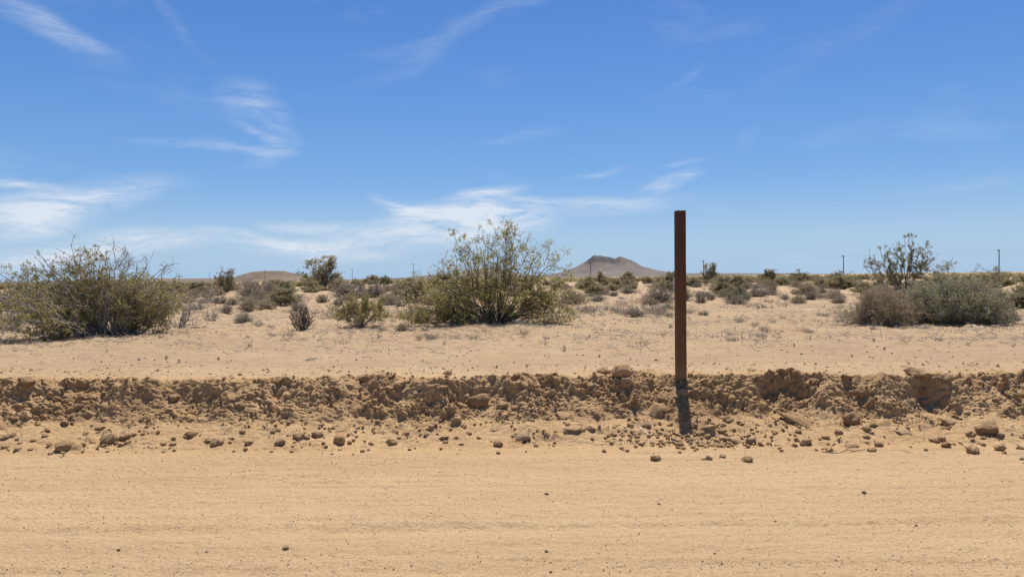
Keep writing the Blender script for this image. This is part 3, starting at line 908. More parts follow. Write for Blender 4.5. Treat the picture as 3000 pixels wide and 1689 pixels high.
# photo x, base y, width, height (px of the 3000 px photo), kind, label, distance override
HAND = [
    (663, 856, 64, 66, 'open', 'dark olive creosote with two leafy spires left of the low tan hill', None),
    (735, 872, 98, 58, 'grey', 'broad grey twiggy shrub directly in front of the low tan hill', None),
    (789, 866, 50, 46, 'grey', 'dark grey upright twig shrub touching the round green bush', None),
    (835, 869, 48, 43, 'lime', 'round bright green bush beside grey twig shrubs, below the low hill', None),
    (940, 850, 138, 92, 'open', 'tall dark creosote fanning up against the sky right of low hill', None),
    (1030, 873, 120, 54, 'grey', 'wide grey dead-looking shrub just behind the small yellow-green creosote', None),
    (1095, 871, 90, 50, 'grey', 'grey twig shrub between wide grey shrub and the tall central creosote', None),
    (945, 887, 42, 32, 'greytuft', 'small grey shrub below the tall dark creosote right of low hill', None),
    (727, 912, 58, 40, 'tan', 'rounded olive-straw shrub on open sand left of the dead stalks', None),
    (780, 907, 54, 30, 'tan', 'brownish low shrub just right of the rounded olive-straw one', None),
    (665, 920, 36, 35, 'grey', 'small dark grey twig shrub left of the rounded olive-straw one', None),
    (713, 945, 58, 34, 'grey', 'pale fine-twigged shrub on sand above a fallen stick', None),
    (756, 954, 40, 18, 'dead', 'low clump of broken dead twigs near the pale fine-twigged shrub', None),
    (873, 912, 38, 35, 'greytuft', 'grey tuft standing straight behind the upright dead stalks', None),
    (873, 882, 32, 24, 'greytuft', 'small pale grey tuft right of the round bright green bush', None),
    (620, 940, 44, 35, 'dead', 'small dark shrub with tan tips right of the fallen dead branches', None),
    (1157, 850, 27, 18, 'greytuft', 'tiny dark grey shrub left of the central creosote near the skyline', None),
    (1170, 880, 42, 34, 'greytuft', 'dark grey shrub close to the left flank of the central creosote', None),
    (1178, 970, 42, 24, 'tan', 'low straw-coloured shrub at the lower left foot of central creosote', None),
    (1222, 950, 26, 34, 'green', 'small green sprig under the left branches of the central creosote', None),
    (1762, 831, 46, 32, 'green', 'dark green bush standing in front of the butte', None),
    (1838, 832, 58, 34, 'green', 'dark green bush on the plain right of the butte summit', None),
    (1830, 840, 56, 24, 'greytuft', 'grey shrub below the green bush right of the butte summit', None),
    (1706, 843, 48, 22, 'greytuft', 'grey shrub by the right edge of the central creosote near skyline', None),
    (1930, 886, 118, 56, 'grey', 'large grey twig shrub crossing behind the left side of the brown post', None),
    (2000, 880, 70, 44, 'grey', 'grey twig shrub showing right of the brown post', None),
    (1965, 850, 70, 48, 'green', 'olive bush behind the brown post near the skyline', None),
    (2053, 887, 32, 36, 'greytuft', 'upright grey tuft right of the twig shrub at the brown post', None),
    (2082, 880, 30, 23, 'greytuft', 'pale grey tuft second to the right of the brown post', None),
    (2160, 882, 66, 44, 'lime', 'small bright green bush with bare stem on sand right of post', None),
    (1750, 883, 52, 23, 'greytuft', 'wide low grey tuft on sand between the central creosote and post', None),
    (1799, 867, 36, 18, 'greytuft', 'small grey tuft further back between the central creosote and post', None),
    (1860, 927, 64, 26, 'greytuft', 'spiky silvery tuft on open sand nearest the left of the post', None),
    (1954, 908, 38, 18, 'greytuft', 'small grey tuft touching the left side of the brown post', None),
    (1776, 912, 18, 20, 'dead', 'thin dead twig tuft left of the spiky silvery tuft', None),
    (1822, 875, 22, 9, 'dead', 'flat scrap of dead twigs behind the spiky silvery tuft', None),
    (2229, 902, 38, 18, 'dead', 'dark low tuft on open sand right of the small bright green bush', None),
    (2259, 858, 46, 38, 'greytuft', 'grey-green shrub behind and right of the small bright green bush', None),
    (2300, 878, 27, 17, 'greytuft', 'small grey tuft between bright green bush and the right bushes', None),
    (2375, 878, 54, 30, 'grey', 'pale grey rounded shrub left of the tan straw-coloured bush', None),
    (2408, 873, 26, 18, 'greytuft', 'small grey tuft touching the pale grey rounded shrub', None),
    (2060, 924, 30, 15, 'greytuft', 'small pale grey tuft on open sand right of the post', None),
    (1964, 961, 16, 16, 'dead', 'tiny dead sprig on sand just left of the post', None),
    (2250, 826, 62, 34, 'green', 'green bush on the skyline right of the brown post', None),
    (2343, 826, 78, 32, 'green', 'broad green bush on the skyline left of tall thin creosote', None),
    (2080, 826, 64, 52, 'open', 'tall feathery creosote at the skyline beside the distant pole right of post', None),
    (2453, 870, 26, 22, 'greytuft', 'grey-green tuft just left of the tan straw-coloured bush', None),
    (2410, 926, 50, 12, 'dead', 'flat scrap of blackened twigs on sand left of the tan bush', None),
    (2462, 946, 46, 24, 'dead', 'dead grey branches at the lower left foot of the tan bush', None),
    (2448, 822, 48, 24, 'green', 'dark green bush on the skyline at the pole left of thin creosote', None),
    (2915, 838, 130, 48, 'open', 'dark reddish-olive bush on the skyline behind the dense right bush', 24.0),
    (2990, 905, 70, 72, 'green', 'green bush cut by the right edge of the picture', None),
    (2960, 945, 60, 40, 'grey', 'grey twig shrub right of the dense grey-green bush', None),
    (26, 970, 60, 52, 'dead', 'small bare twig shrub under the far left branches of left creosote', None),
    (20, 905, 90, 50, 'grey', 'grey twig shrub showing behind the left edge of left creosote', None),
    (553, 888, 44, 26, 'greytuft', 'grey tuft behind the fallen dead branches', None),
    (611, 886, 46, 22, 'greytuft', 'low grey tuft right of the fallen dead branches', None),
    (510, 862, 80, 34, 'green', 'dark olive bush behind the right edge of the left creosote', None),
    (592, 848, 70, 20, 'green', 'dark olive bush on the skyline left of the two-spired creosote', None),
    (1295, 830, 60, 30, 'green', 'olive bush showing through the left branches of the central creosote', None),
    (1090, 832, 60, 26, 'green', 'olive bush at the skyline left of the central creosote', None),
    (1130, 834, 40, 26, 'lime', 'small pale green bush at skyline near the central creosote', None),
    (2560, 966, 26, 10, 'dead', 'scrap of dark dead twigs under the front of the tan bush', None),
    (2700, 962, 60, 14, 'dead', 'dead twigs lying between tan bush and dense grey-green bush', None),
    (910, 1056, 44, 12, 'dead', 'dark flattened dead clump on bare sand behind the bank, left of centre', None),
]
for px, py, wpx, hpx, kind, label, dist in HAND:
    p = on_plain(px, py, dist)
    if p.y > 39: p.z -= .02
    dd = math.hypot(p.x, p.y)
    place(kind, p, wpx * p.y / FPX, hpx * p.y / FPX * (1.0 if kind != 'dead' else 1.3), label, parts=wpx > 40)

# --- everything else growing on the plain: two counted kinds and, beyond them, the scrub mass
cnt = {'a': 0, 'b': 0}


def far_zone(x, y):
    px = 1500 + FPX * x / y
    d = 'near the skyline ' if y > 70 else 'on the middle plain '
    for lim, t in ((0, 'beyond the left edge'), (500, 'behind the left creosote'), (740, 'left of the low tan hill'), (1150, 'right of the low tan hill'), (1690, 'behind the central creosote'), (1960, 'in front of the butte'),
                   (2250, 'just right of the post'), (2480, 'left of the right bushes'), (3000, 'behind the right bushes')):
        if px < lim: return d + t
    return d + 'beyond the right edge'


tries = 0
while (cnt['a'] < 220 or cnt['b'] < 298) and tries < 8000:
    tries += 1
    y = 24 * (150 / 24) ** (rg.random() ** 1.05)
    x = (rg.random() * 2 - 1) * .76 * y
    if any((x - a) ** 2 + (y - b) ** 2 < (.6 * c + .8) ** 2 for a, b, c in OCC): continue
    v_ = (vnoise(x * .05, y * .05, 71))
    if y < 34 and (-.1 < x / y < .22) and rg.random() < .7: continue
    green = rg.random() < (.08 if y < 45 else .5)
    p = Vector((x, y, (drop(x, y) if y < 39 else float(plain(x, y))) - .02))
    if green and cnt['a'] < 220:
        cnt['a'] += 1
        wm = rg.uniform(.9, 1.9)
        place('open' if rg.random() < .3 else 'green', p, wm, wm * rg.uniform(.42, .58), 'one of many olive creosotes %s' % far_zone(x, y), 'olive creosotes scattered over the far plain', parts=False)
    elif not green and cnt['b'] < 298:
        cnt['b'] += 1
        wm = rg.uniform(.45, 1.15)
        place(['grey', 'greytuft', 'greytuft', 'tan'][rg.integers(4)], p, wm, wm * rg.uniform(.42, .6), 'one of many low grey tufts %s' % far_zone(x, y), 'grey scrub tufts scattered over the plain', parts=False)

# the scrub further out, one mass
src = []
for sd in range(3):
    g, _, _ = None, None, None
    T = dome(500 + sd, 30, 1, 1, 1, .1, .5, .25)
    (bv, bf), lv = grow(500 + sd, T, .1, .012, 3, .2, 1, .1, 4, .14, .2, k=3, wig=.03, rand=.5, up=.2, tmin=.3)
    src.append(lv)
N = 3200
yy = 140 * (2200 / 140) ** (rg.random(N) ** 1.15); xx = (rg.random(N) * 2 - 1) * .95 * yy
zz = plain(xx, yy)
VV, FF, off = [], [], 0
for i in range(N):
    lv = src[i % 3]
    wm = rg.uniform(1.0, 2.2); hm = wm * rg.uniform(.36, .56)
    a = rg.random() * 6.28; c_, s_ = math.cos(a), math.sin(a)
    V = lv[0]
    if yy[i] > 350: V = V.reshape(-1, 4, 3)[::2].reshape(-1, 3)
    VV.append(np.stack([(V[:, 0] * c_ - V[:, 1] * s_) * wm + xx[i], (V[:, 0] * s_ + V[:, 1] * c_) * wm + yy[i], V[:, 2] * hm + zz[i]], 1))
    n4 = len(V) // 4
    FF.append(np.arange(n4 * 4).reshape(-1, 4) + off); off += n4 * 4
tag(obj('scrub', mesh_np('scrub', np.concatenate(VV), np.concatenate(FF)), L_FAR), 'distant olive scrub covering the plain below the hills', 'scrub', None, 'stuff')


# ---------------------------------------------------------------- power line
M_POLE = bark_mat('pole_wood', (.07, .055, .045), (.13, .105, .085))
M_WIRE, h_, p_, _ = new_mat('wire'); p_.inputs['Base Color'].default_value = (.10, .10, .10, 1); p_.inputs['Roughness'].default_value = .5
M_INS, h_, p_, _ = new_mat('insulator_glaze'); p_.inputs['Base Color'].default_value = (.22, .2, .19, 1); p_.inputs['Roughness'].default_value = .3


def prism(path, radii, sides=8, caps=True):
    path = np.asarray(path, float); n = len(path)
    d = unit(np.gradient(path, axis=0))
    ref = np.array([0, 0, 1.]) if abs(d[0, 2]) < .9 else np.array([1., 0, 0])
    u = unit(np.cross(d, ref)); v = np.cross(d, u)
    an = np.linspace(0, 2 * np.pi, sides, endpoint=False)
    V = path[:, None] + (u[:, None] * np.cos(an)[None, :, None] + v[:, None] * np.sin(an)[None, :, None]) * np.asarray(radii, float)[:, None, None]
    V = V.reshape(-1, 3)
    F = []
    for i in range(n - 1):
        for s_ in range(sides): F.append((i * sides + s_, i * sides + (s_ + 1) % sides, (i + 1) * sides + (s_ + 1) % sides, (i + 1) * sides + s_))
    V = V.tolist()
    if caps: F += [tuple(range(sides))[::-1], tuple((n - 1) * sides + s_ for s_ in range(sides))]
    return V, F


def py_mesh(name, items):
    V, F = [], []
    for v_, f_ in items:
        o_ = len(V); V += [tuple(x) for x in v_]; F += [tuple(i + o_ for i in f) for f in f_]
    me = bpy.data.meshes.new(name); me.from_pydata(V, [], F); me.update()
    return me


def box(c, sx, sy, sz, bev=0.0):
    c = np.asarray(c, float)
    V = [c + np.array([i * sx / 2, j * sy / 2, k * sz / 2]) for i in (-1, 1) for j in (-1, 1) for k in (-1, 1)]
    F = [(0, 1, 3, 2), (4, 6, 7, 5), (0, 4, 5, 1), (2, 3, 7, 6), (0, 2, 6, 4), (1, 5, 7, 3)]
    return V, F


A0, A1 = np.array([177.0, 258.0]), np.array([-285.0, 820.0])
dirn = unit((A1 - A0)[None])[0]
yaw = math.atan2(dirn[1], dirn[0])
US = [(-.09, None), (0.0, 627), (.078, 642), (.175, 655), (.283, 660), (.42, None), (.554, 663), (.70, None), (.85, None), (1.0, 675), (1.287, 683), (1.65, 686)]
PLAB = {0.0: 'wooden power pole at far right, tallest against the sky', .078: 'wooden power pole rising left of the tall thin creosote', .175: 'wooden power pole right of the brown post on the skyline',
        .283: 'wooden power pole standing in front of the butte', .42: 'wooden power pole hidden in the tall central creosote', .554: 'wooden power pole left of the tall central creosote',
        .70: 'wooden power pole near the tall dark creosote right of low hill', .85: 'wooden power pole behind the tall dark creosote right of low hill', 1.0: 'wooden power pole standing over the low tan hill',
        1.287: 'small power pole left of the two-spired creosote', 1.65: 'tiniest power pole at the right edge of the left creosote', -.09: 'wooden power pole beyond the right edge of the picture'}
tops = []
for u_, ty in US:
    xy = A0 + (A1 - A0) * u_
    gz = float(plain(xy[0], xy[1]))
    d = xy[1]
    if ty:
        H = None
        for hh in np.linspace(6, 16, 400):          # height that puts the pole's top where the photo shows it
            v_ = Vector((xy[0], d, gz + hh)) - CAMP
            c_ = CM.transposed() @ v_
            py_ = 844.5 - c_.y / -c_.z * FPX
            if py_ <= ty / .8587: H = hh; break
        H = H or 16
    else: H = 10.8
    H = min(max(H, 8.5), 13.5)
    r = bpy.data.objects.new('utility_pole', None); COL.objects.link(r)
    r.location = (xy[0], xy[1], gz - .2); r.rotation_euler.z = yaw
    tag(r, PLAB[u_], 'power pole', 'power poles crossing the plain')
    obj('pole', py_mesh('pole', [prism([(0, 0, 0), (0, 0, H * .5), (0, 0, H + .2)], [.20, .18, .15])]), M_POLE, r)
    obj('crossarm', py_mesh('crossarm', [box((.22, 0, H - .35), .16, 2.6, .18)]), M_POLE, r)
    for yy_ in (-1.15, -.45, .45, 1.15):
        obj('insulator', py_mesh('insulator', [prism([(.22, yy_, H - .26), (.22, yy_, H - .16), (.22, yy_, H - .08), (.22, yy_, H + .02)], [.03, .07, .07, .04], 6)]), M_INS, r)
    tops.append((xy, gz - .2, H))
nrm = np.array([-dirn[1], dirn[0]])
SH = ['at the right edge', 'left of the far right pole', 'over the right bushes and post', 'between post and butte', 'right of the central creosote', 'behind the central creosote', 'left of the central creosote', 'by the tall dark creosote', 'right of the low hill', 'left of the low hill', 'near the left creosote']
for i in range(len(tops) - 1):
    (a, za, ha), (b, zb, hb) = tops[i], tops[i + 1]
    for off_ in (-1.15, .45, 1.15):
        t = np.linspace(0, 1, 13)
        L = np.linalg.norm(b - a)
        P = np.stack([a[0] + (b[0] - a[0]) * t + nrm[0] * off_ + dirn[0] * .22, a[1] + (b[1] - a[1]) * t + nrm[1] * off_ + dirn[1] * .22,
                      (za + ha) * (1 - t) + (zb + hb) * t + .02 - .012 * L * 4 * t * (1 - t)], 1)
        o = obj('power_wire', py_mesh('power_wire', [prism(P, [.005] * 13, 4)]), M_WIRE)
        tag(o, '%s of three thin power wires %s' % ({-1.15: 'nearest', .45: 'middle', 1.15: 'farthest'}[off_], SH[i]), 'wire', 'wires of the distant power line')


# ---------------------------------------------------------------- the brown post
M_WOOD, h, p, _ = new_mat('stained_post_wood')
tcn = h.n('ShaderNodeTexCoord').outputs['Object']
gr = h.noise(h.mapping(tcn, sc=(26, 26, 1.1)), 3.0, 6, .65, .4)
big = h.noise(tcn, 2.2, 4, .6)
sx = h.n('ShaderNodeSeparateXYZ'); h.l(tcn, sx.inputs[0])
col = h.mix(h.rng(gr, .32, .68), (.062, .03, .019), (.108, .052, .031))
worn = h.rng(h.math('ADD', sx.outputs[2], h.math('MULTIPLY', h.math('SUBTRACT', big, .5), 1.2)), 1.35, .1, 0, .8)   # stain weathered off lower down
col = h.mix(worn, col, h.mix(h.rng(gr, .3, .7), (.15, .08, .036), (.22, .122, .056)))
st = h.noise(h.mapping(tcn, sc=(60, 60, .8)), 2.0, 5, .7)
col = h.mix(h.rng(st, .58, .68, 0, .55), col, (.035, .018, .012))          # checks running with the grain
col = h.mix(h.rng(h.noise(h.mapping(tcn, sc=(9, 9, 2)), 4.0, 5, .7), .60, .74, 0, .5), col, (.26, .16, .09))   # scuffs
col = h.mix(h.rng(h.math('ADD', sx.outputs[2], h.math('MULTIPLY', big, .22)), .26, .08, 0, .65), col, (.36, .24, .13))   # dust splashed at the foot
h.l(col, p.inputs['Base Color']); p.inputs['Roughness'].default_value = .75
b = h.n('ShaderNodeBump'); b.inputs['Strength'].default_value = .5; b.inputs['Distance'].default_value = .004
h.l(gr, b.inputs['Height']); h.l(b.outputs[0], p.inputs['Normal'])
M_WHITE, h, p, _ = new_mat('white_sheeting'); p.inputs['Base Color'].default_value = (.80, .80, .80, 1); p.inputs['Roughness'].default_value = .4
M_PLATE, h, p, _ = new_mat('brown_sign_face')
tcn = h.n('ShaderNodeTexCoord').outputs['Object']
h.l(h.mix(h.rng(h.noise(tcn, 20, 3), .3, .7), (.06, .026, .016), (.08, .034, .02)), p.inputs['Base Color'])

POST_D = float(crest(np.array([1.64]))[0]) - .02
v_ = ray(1995, 1100); px0 = v_.x / v_.y * POST_D
zb = drop(px0, POST_D - .05)
v_ = ray(1994, 617); ztop = CAM_H + v_.z / v_.y * POST_D
PH = ztop - zb
PW = .0935


def bevel_post(w_, h_, b_, low):
    n = 10
    V, F = [], []
    rgp = np.random.default_rng(3)
    sec = []
    for sx_, sy_ in ((1, 1), (-1, 1), (-1, -1), (1, -1)):
        a, c = (sx_ * (w_ / 2), sy_ * (w_ / 2 - b_)), (sx_ * (w_ / 2 - b_), sy_ * (w_ / 2))
        sec += [a, c] if sx_ * sy_ > 0 else [c, a]
    zs = list(np.linspace(low, h_ - b_, n)) + [h_]
    for i, z in enumerate(zs):
        f = 1 if i < n else (w_ / 2 - b_) / (w_ / 2)
        j = rgp.normal(size=2) * .0007
        for x_, y_ in sec: V.append((x_ * f + j[0], y_ * f + j[1], z))
    for i in range(len(zs) - 1):
        for k_ in range(8): F.append((i * 8 + k_, i * 8 + (k_ + 1) % 8, (i + 1) * 8 + (k_ + 1) % 8, (i + 1) * 8 + k_))
    F += [tuple(range(8))[::-1], tuple(len(zs) * 8 - 8 + k_ for k_ in range(8))]
    return V, F


post = bpy.data.objects.new('marker_post', None); COL.objects.link(post)
post.location = (px0, POST_D, zb); post.rotation_euler = (0, R(-.12), R(2.5))
tag(post, 'tall square brown wooden post standing upright on the edge of the bank', 'post')
obj('wooden_post', py_mesh('wooden_post', [bevel_post(PW, PH, .004, -.45)]), M_WOOD, post)
obj('sign_panel', py_mesh('sign_panel', [box((.006, PW / 2 + .0045, PH - .225), PW + .003, .003, .45)]), M_PLATE, post)
obj('reflector_plate', py_mesh('reflector_plate', [box((0, PW / 2 + .0035, PH - .235 - (838 - 735) / FPX * POST_D - .135), PW + .026, .0025, .116)]), M_WHITE, post)
for zz_ in (PH - .03, PH - .42):
    o = obj('screw', py_mesh('screw', [prism([(0, PW / 2 + .006, zz_), (0, PW / 2 + .010, zz_)], [.006, .004], 8)]), M_WIRE, post)


# ---------------------------------------------------------------- clods and stones
def ico(sub):
    import bmesh
    bm = bmesh.new(); bmesh.ops.create_icosphere(bm, subdivisions=sub, radius=1)
    V = np.array([v.co[:] for v in bm.verts]); F = np.array([[v.index for v in f.verts] for f in bm.faces]); bm.free()
    return V, F


def vn3(P, f, seed):
    return (vnoise(P[:, 0] * f, P[:, 1] * f + 3.1 * P[:, 2] * f, seed) + vnoise(P[:, 1] * f + 5.2, P[:, 2] * f + 1.7 * P[:, 0] * f, seed + 5)
            + vnoise(P[:, 2] * f + 9.4, P[:, 0] * f - P[:, 1] * f, seed + 9)) / 1.7


def clod(seed, sub=3, flat=.75, rough=.28):
    V, F = ico(sub)
    rng = np.random.default_rng(seed)
    # cut by random planes for a broken, angular outline
    P = V.copy()
    for _ in range(9):
        n = unit(rng.normal(size=(1, 3)))[0]; dcut = rng.uniform(.62, .92)
        ex = np.maximum(P @ n - dcut, 0); P = P - ex[:, None] * n * .85
    P = P * (1 + rough * vn3(V, 1.3, seed)[:, None] + rough * .5 * vn3(V, 3.1, seed + 30)[:, None] + rough * .25 * vn3(V, 7.0, seed + 60)[:, None])
    P = P * np.array([1, .85, flat])
    return P, F


CLODS = []
for j in range(9):
    V, F = clod(900 + j * 7, 3, [.72, .8, .65, .9, .7, .78, .6, .85, .75][j])
    me = mesh_np('clod', V, F); smooth(me); CLODS.append(me)
SLABS = []
for j in range(3):
    V, F = clod(980 + j, 3, .34); me = mesh_np('slab', V, F); smooth(me); SLABS.append(me)
CM_ = {}


def with_mat(me, m):
    k_ = (me.name, m.name)
    if k_ not in CM_:
        c_ = me.copy(); c_.materials.clear(); c_.materials.append(m); CM_[k_] = c_
    return CM_[k_]


rg = np.random.default_rng(41)
CR = []
def crop(ox, oy, lst):
    for it in lst:
        cx, cy, wv = it[:3]
        CR.append((ox + cx * .2911, oy + cy * .2911, wv * .2911, it[3] if len(it) > 3 else '', it[4] if len(it) > 4 else None))


crop(0, 1050, [(240, 235, 135, 'd', 'dark rounded clod sitting on top edge of the bank at far left'), (620, 865, 180, '', 'largest tan clod at the bank foot below the left creosote'),
    (1080, 815, 150, '', 'blocky tan clod with deep shadow at bank foot, left part'), (1245, 785, 100), (490, 860, 60), (40, 790, 95, 'g', 'pale greyish clod at the extreme left end of the bank foot'), (125, 775, 50), (40, 885, 60),
    (165, 910, 70), (440, 770, 60), (875, 745, 40), (1905, 760, 110, '', 'tan clod up on the apron left of a two-clod pair'), (2165, 840, 130, '', 'rough round clod, right one of a touching pair at bank foot'), (2080, 830, 75), (1215, 860, 60), (1280, 840, 60), (1730, 860, 60),
    (1640, 860, 50), (2500, 840, 95), (2310, 840, 40), (1350, 200, 50), (2410, 160, 40), (990, 695, 110, 's', 'flat tan flake lying on the smooth apron at left'), (120, 605, 90, 's'), (295, 910, 50), (830, 855, 40), (500, 950, 50), (1050, 870, 80, 's'), (630, 640, 80, 'd'), (1400, 270, 70, 'd'), (1740, 400, 110, 'd', 'dark overhanging clod in the left part of bank face'), (2400, 470, 90, 'd'), (770, 480, 70, 'd')])
crop(750, 1050, [(235, 840, 95, 'g', 'pointed grey stone at the bank foot left of centre'), (430, 770, 120, '', 'leaning clod above the foot, right of the pointed grey stone'), (610, 760, 100), (830, 815, 120, '', 'round layered clod on the bank foot near the picture centre'), (1365, 840, 100, '', 'egg-shaped clod at the bank foot below the central creosote'),
    (2015, 620, 100, 'g'), (1925, 140, 85, '', 'round clod perched on top edge below the central creosote'), (1090, 195, 115, 'd', 'dark clod set in the top edge left of central creosote'), (1340, 165, 120, 's', 'flat clod capping a deep hollow in the top edge'), (2145, 745, 60), (2435, 860, 80, 'd'), (1905, 840, 50), (1890, 795, 90, 's'), (1225, 630, 50, 'g'),
    (1520, 750, 50), (215, 720, 50), (325, 645, 50), (1155, 850, 45), (940, 845, 50), (515, 795, 45), (375, 880, 35), (2480, 470, 100), (2000, 580, 60), (720, 175, 110, 's'), (1765, 685, 60), (2010, 790, 50), (2240, 795, 40), (2090, 680, 50), (2400, 715, 90, 's'),
    (215, 225, 110, 'd'), (1870, 290, 120, 's', 'slanting slab in the bank face below the central creosote'), (1430, 260, 100), (1340, 300, 90), (2230, 420, 200, 'd', 'broad brown block above a dark hollow low in bank face'), (800, 290, 80, 'd'), (1680, 350, 80, 'd')])
crop(1500, 1030, [(925, 188, 110, '', 'smaller of two pale clods perched on top edge left of post'), (1110, 205, 185, '', 'largest pale cracked clod perched on the top edge left of post'), (1150, 280, 95), (1015, 280, 65), (1075, 285, 75), (110, 870, 145, 'g', 'large pitted clod on the foot left of the long pale twig'), (550, 650, 200, 's', 'broad pale slab on the apron left of the post'),
    (600, 770, 180, 's', 'flat broken slab just below the broad pale slab'), (545, 800, 60), (1455, 600, 220, '', 'big half-buried boulder of earth just left of post shadow'), (1510, 470, 70, 'd'), (1565, 385, 60), (1730, 410, 110, '', 'clod lying in the shadow below the post base'), (1195, 735, 60, 'd'), (1355, 740, 70),
    (2010, 765, 95), (2090, 740, 80), (2115, 790, 85), (2175, 690, 90), (2245, 890, 190, 's', 'long low clod at the foot right of the post'), (2420, 900, 110, 'g', 'round greyish clod beside the long low one right of post'), (1445, 1065, 92, '', 'lone clod on the sandy road left below the post'),
    (1990, 1070, 70, '', 'small clod with a flake beside it on the road'), (1930, 1078, 50, 's', 'thin flake on the road beside a small clod'), (2125, 1045, 66, '', 'brown clod on the road, middle one right of post'), (2375, 1080, 90, '', 'layered brown clod on the road, farthest right of the loose ones'),
    (1145, 790, 40), (1220, 805, 70), (355, 830, 50), (1025, 830, 65), (1645, 820, 40), (1725, 965, 50), (1670, 960, 40), (1120, 985, 30), (1000, 915, 40), (1385, 285, 75, 'd'), (2090, 945, 60), (2180, 950, 40), (1690, 1005, 40), (2430, 180, 80, 's'), (1310, 930, 50), (790, 770, 80), (690, 790, 50), (40, 240, 90, 'd', 'dark clod on the top edge right of the central creosote'), (140, 340, 120, '')])
crop(2250, 1030, [(1560, 205, 255, 's', 'long flat block resting on top edge of bank at the right'), (1790, 255, 110, '', 'rounded clod right of the long flat block on top edge'), (330, 690, 340, 'ds', 'long dark slab tilted on the apron right of post'), (860, 680, 150, 'd', 'brown block at the right end of a shaded hollow'), (1850, 700, 190, 's', 'tilted flat clod on the apron in the right part'),
    (2230, 770, 210, 'd', 'dark wedge-shaped block near the right end of the apron'), (390, 910, 100), (620, 980, 66, '', 'round clod at the left end of the thin dark stick'), (1055, 985, 72, '', 'round clod at the right end of the thin dark stick'), (1685, 890, 80), (1755, 880, 80), (1805, 940, 80, 'd'), (2080, 990, 110, '', 'oval clod at road edge, left one of last two'), (2350, 970, 110, '', 'reddish clod at the road edge near the right end'),
    (2050, 830, 80), (1380, 810, 140, 's'), (1290, 400, 65, 'd'), (860, 945, 110, 's'), (270, 940, 50), (490, 985, 40), (120, 970, 35), (2555, 965, 60), (2560, 1075, 40), (2340, 830, 90), (1125, 935, 70), (720, 810, 70), (600, 860, 70), (1000, 780, 85), (1050, 740, 90, 's'), (2330, 375, 60), (1580, 500, 60),
    (290, 215, 100, 'd'), (800, 255, 110, 'd'), (2430, 425, 90, 'ds'), (1890, 650, 60, 'd'), (1700, 600, 70), (980, 400, 130, 'd', 'dark hollow-backed block in the bank face right of post'), (480, 300, 90, 'd'), (1530, 370, 150, 'd', 'shaded block under the long flat one on the top edge')])


def zone_x(px):
    for lim, t in ((520, 'below the left creosote'), (1180, 'between the two creosotes'), (1690, 'below the central creosote'), (1965, 'left of the post'), (2450, 'right of the post')):
        if px < lim: return t
    return 'below the right bushes'


def zone_y(py):
    if py < 1125: return 'along the top edge'
    if py < 1215: return 'on the broken bank face'
    if py < 1325: return 'along the bank foot'
    return 'on the road'


def put_clod(px, py, wpx, flags, sink=.3):
    slab = 's' in flags
    h_ = wpx * (.40 if slab else .72)
    r_ = hit(px, py + h_ * .38)
    if r_ is None: return None
    p_, n_, _, dist = r_
    rad = wpx * p_.y / FPX / 2
    m = M_DARK if 'd' in flags else (M_GREY if 'g' in flags else M_CLOD)
    base = (SLABS if slab else CLODS)
    me = with_mat(base[rg.integers(len(base))], m)
    o = bpy.data.objects.new('clod', me); COL.objects.link(o)
    o.location = p_ + Vector((0, rad * .55, rad * (.14 if slab else .42)))
    s_ = rad * 1.16
    o.scale = (s_, s_ * rg.uniform(.85, 1.1), s_ * rg.uniform(.85, 1.1))
    o.rotation_euler = (rg.normal() * .18 + (.35 if slab else 0), rg.normal() * .18 + (.45 if 'ds' in flags else 0), rg.uniform(-.45, .45) + (math.pi if rg.random() < .5 else 0))
    return o


ZP = lambda x, y: 1500 + FPX * x / y
ORD = ['first', 'second', 'third', 'fourth', 'fifth', 'sixth', 'seventh', 'eighth', 'ninth', 'tenth', 'eleventh', 'twelfth', 'thirteenth', 'fourteenth', 'fifteenth', 'sixteenth', 'seventeenth', 'eighteenth']
ranks = {}
for c_ in sorted(CR, key=lambda c: c[0]):
    o = put_clod(*c_[:4])
    if o is None: continue
    zx, zy = zone_x(c_[0]), zone_y(c_[1])
    if c_[4]: lab, grp = c_[4], 'clods of earth on the bank'
    else:
        k_ = (zx, zy, c_[2] >= 16)
        ranks[k_] = ranks.get(k_, 0) + 1
        lab = '%s from left of %s clods %s %s' % (ORD[ranks[k_] - 1], 'fist-sized' if k_[2] else 'small', zy, zx)
        grp = 'clods of earth on the bank'
    tag(o, lab, 'clod', grp)
# smaller clods nobody needs to single out, still one object each
n = 0
while n < 75:
    px = rg.uniform(0, 3000)
    py = rg.triangular(1095, 1290, 1335)
    if vnoise(np.array([px / 130.]), np.array([py / 60.]), 7)[0] < -.1: continue
    o = put_clod(px, py, rg.uniform(9, 17), 'd' if rg.random() < .25 else '')
    if o is None: continue
    tag(o, 'thumb-sized crumbly earth clod strewn %s %s' % (zone_y(py), zone_x(px)), 'clod', 'thumb-sized clods strewn over the bank')
    n += 1
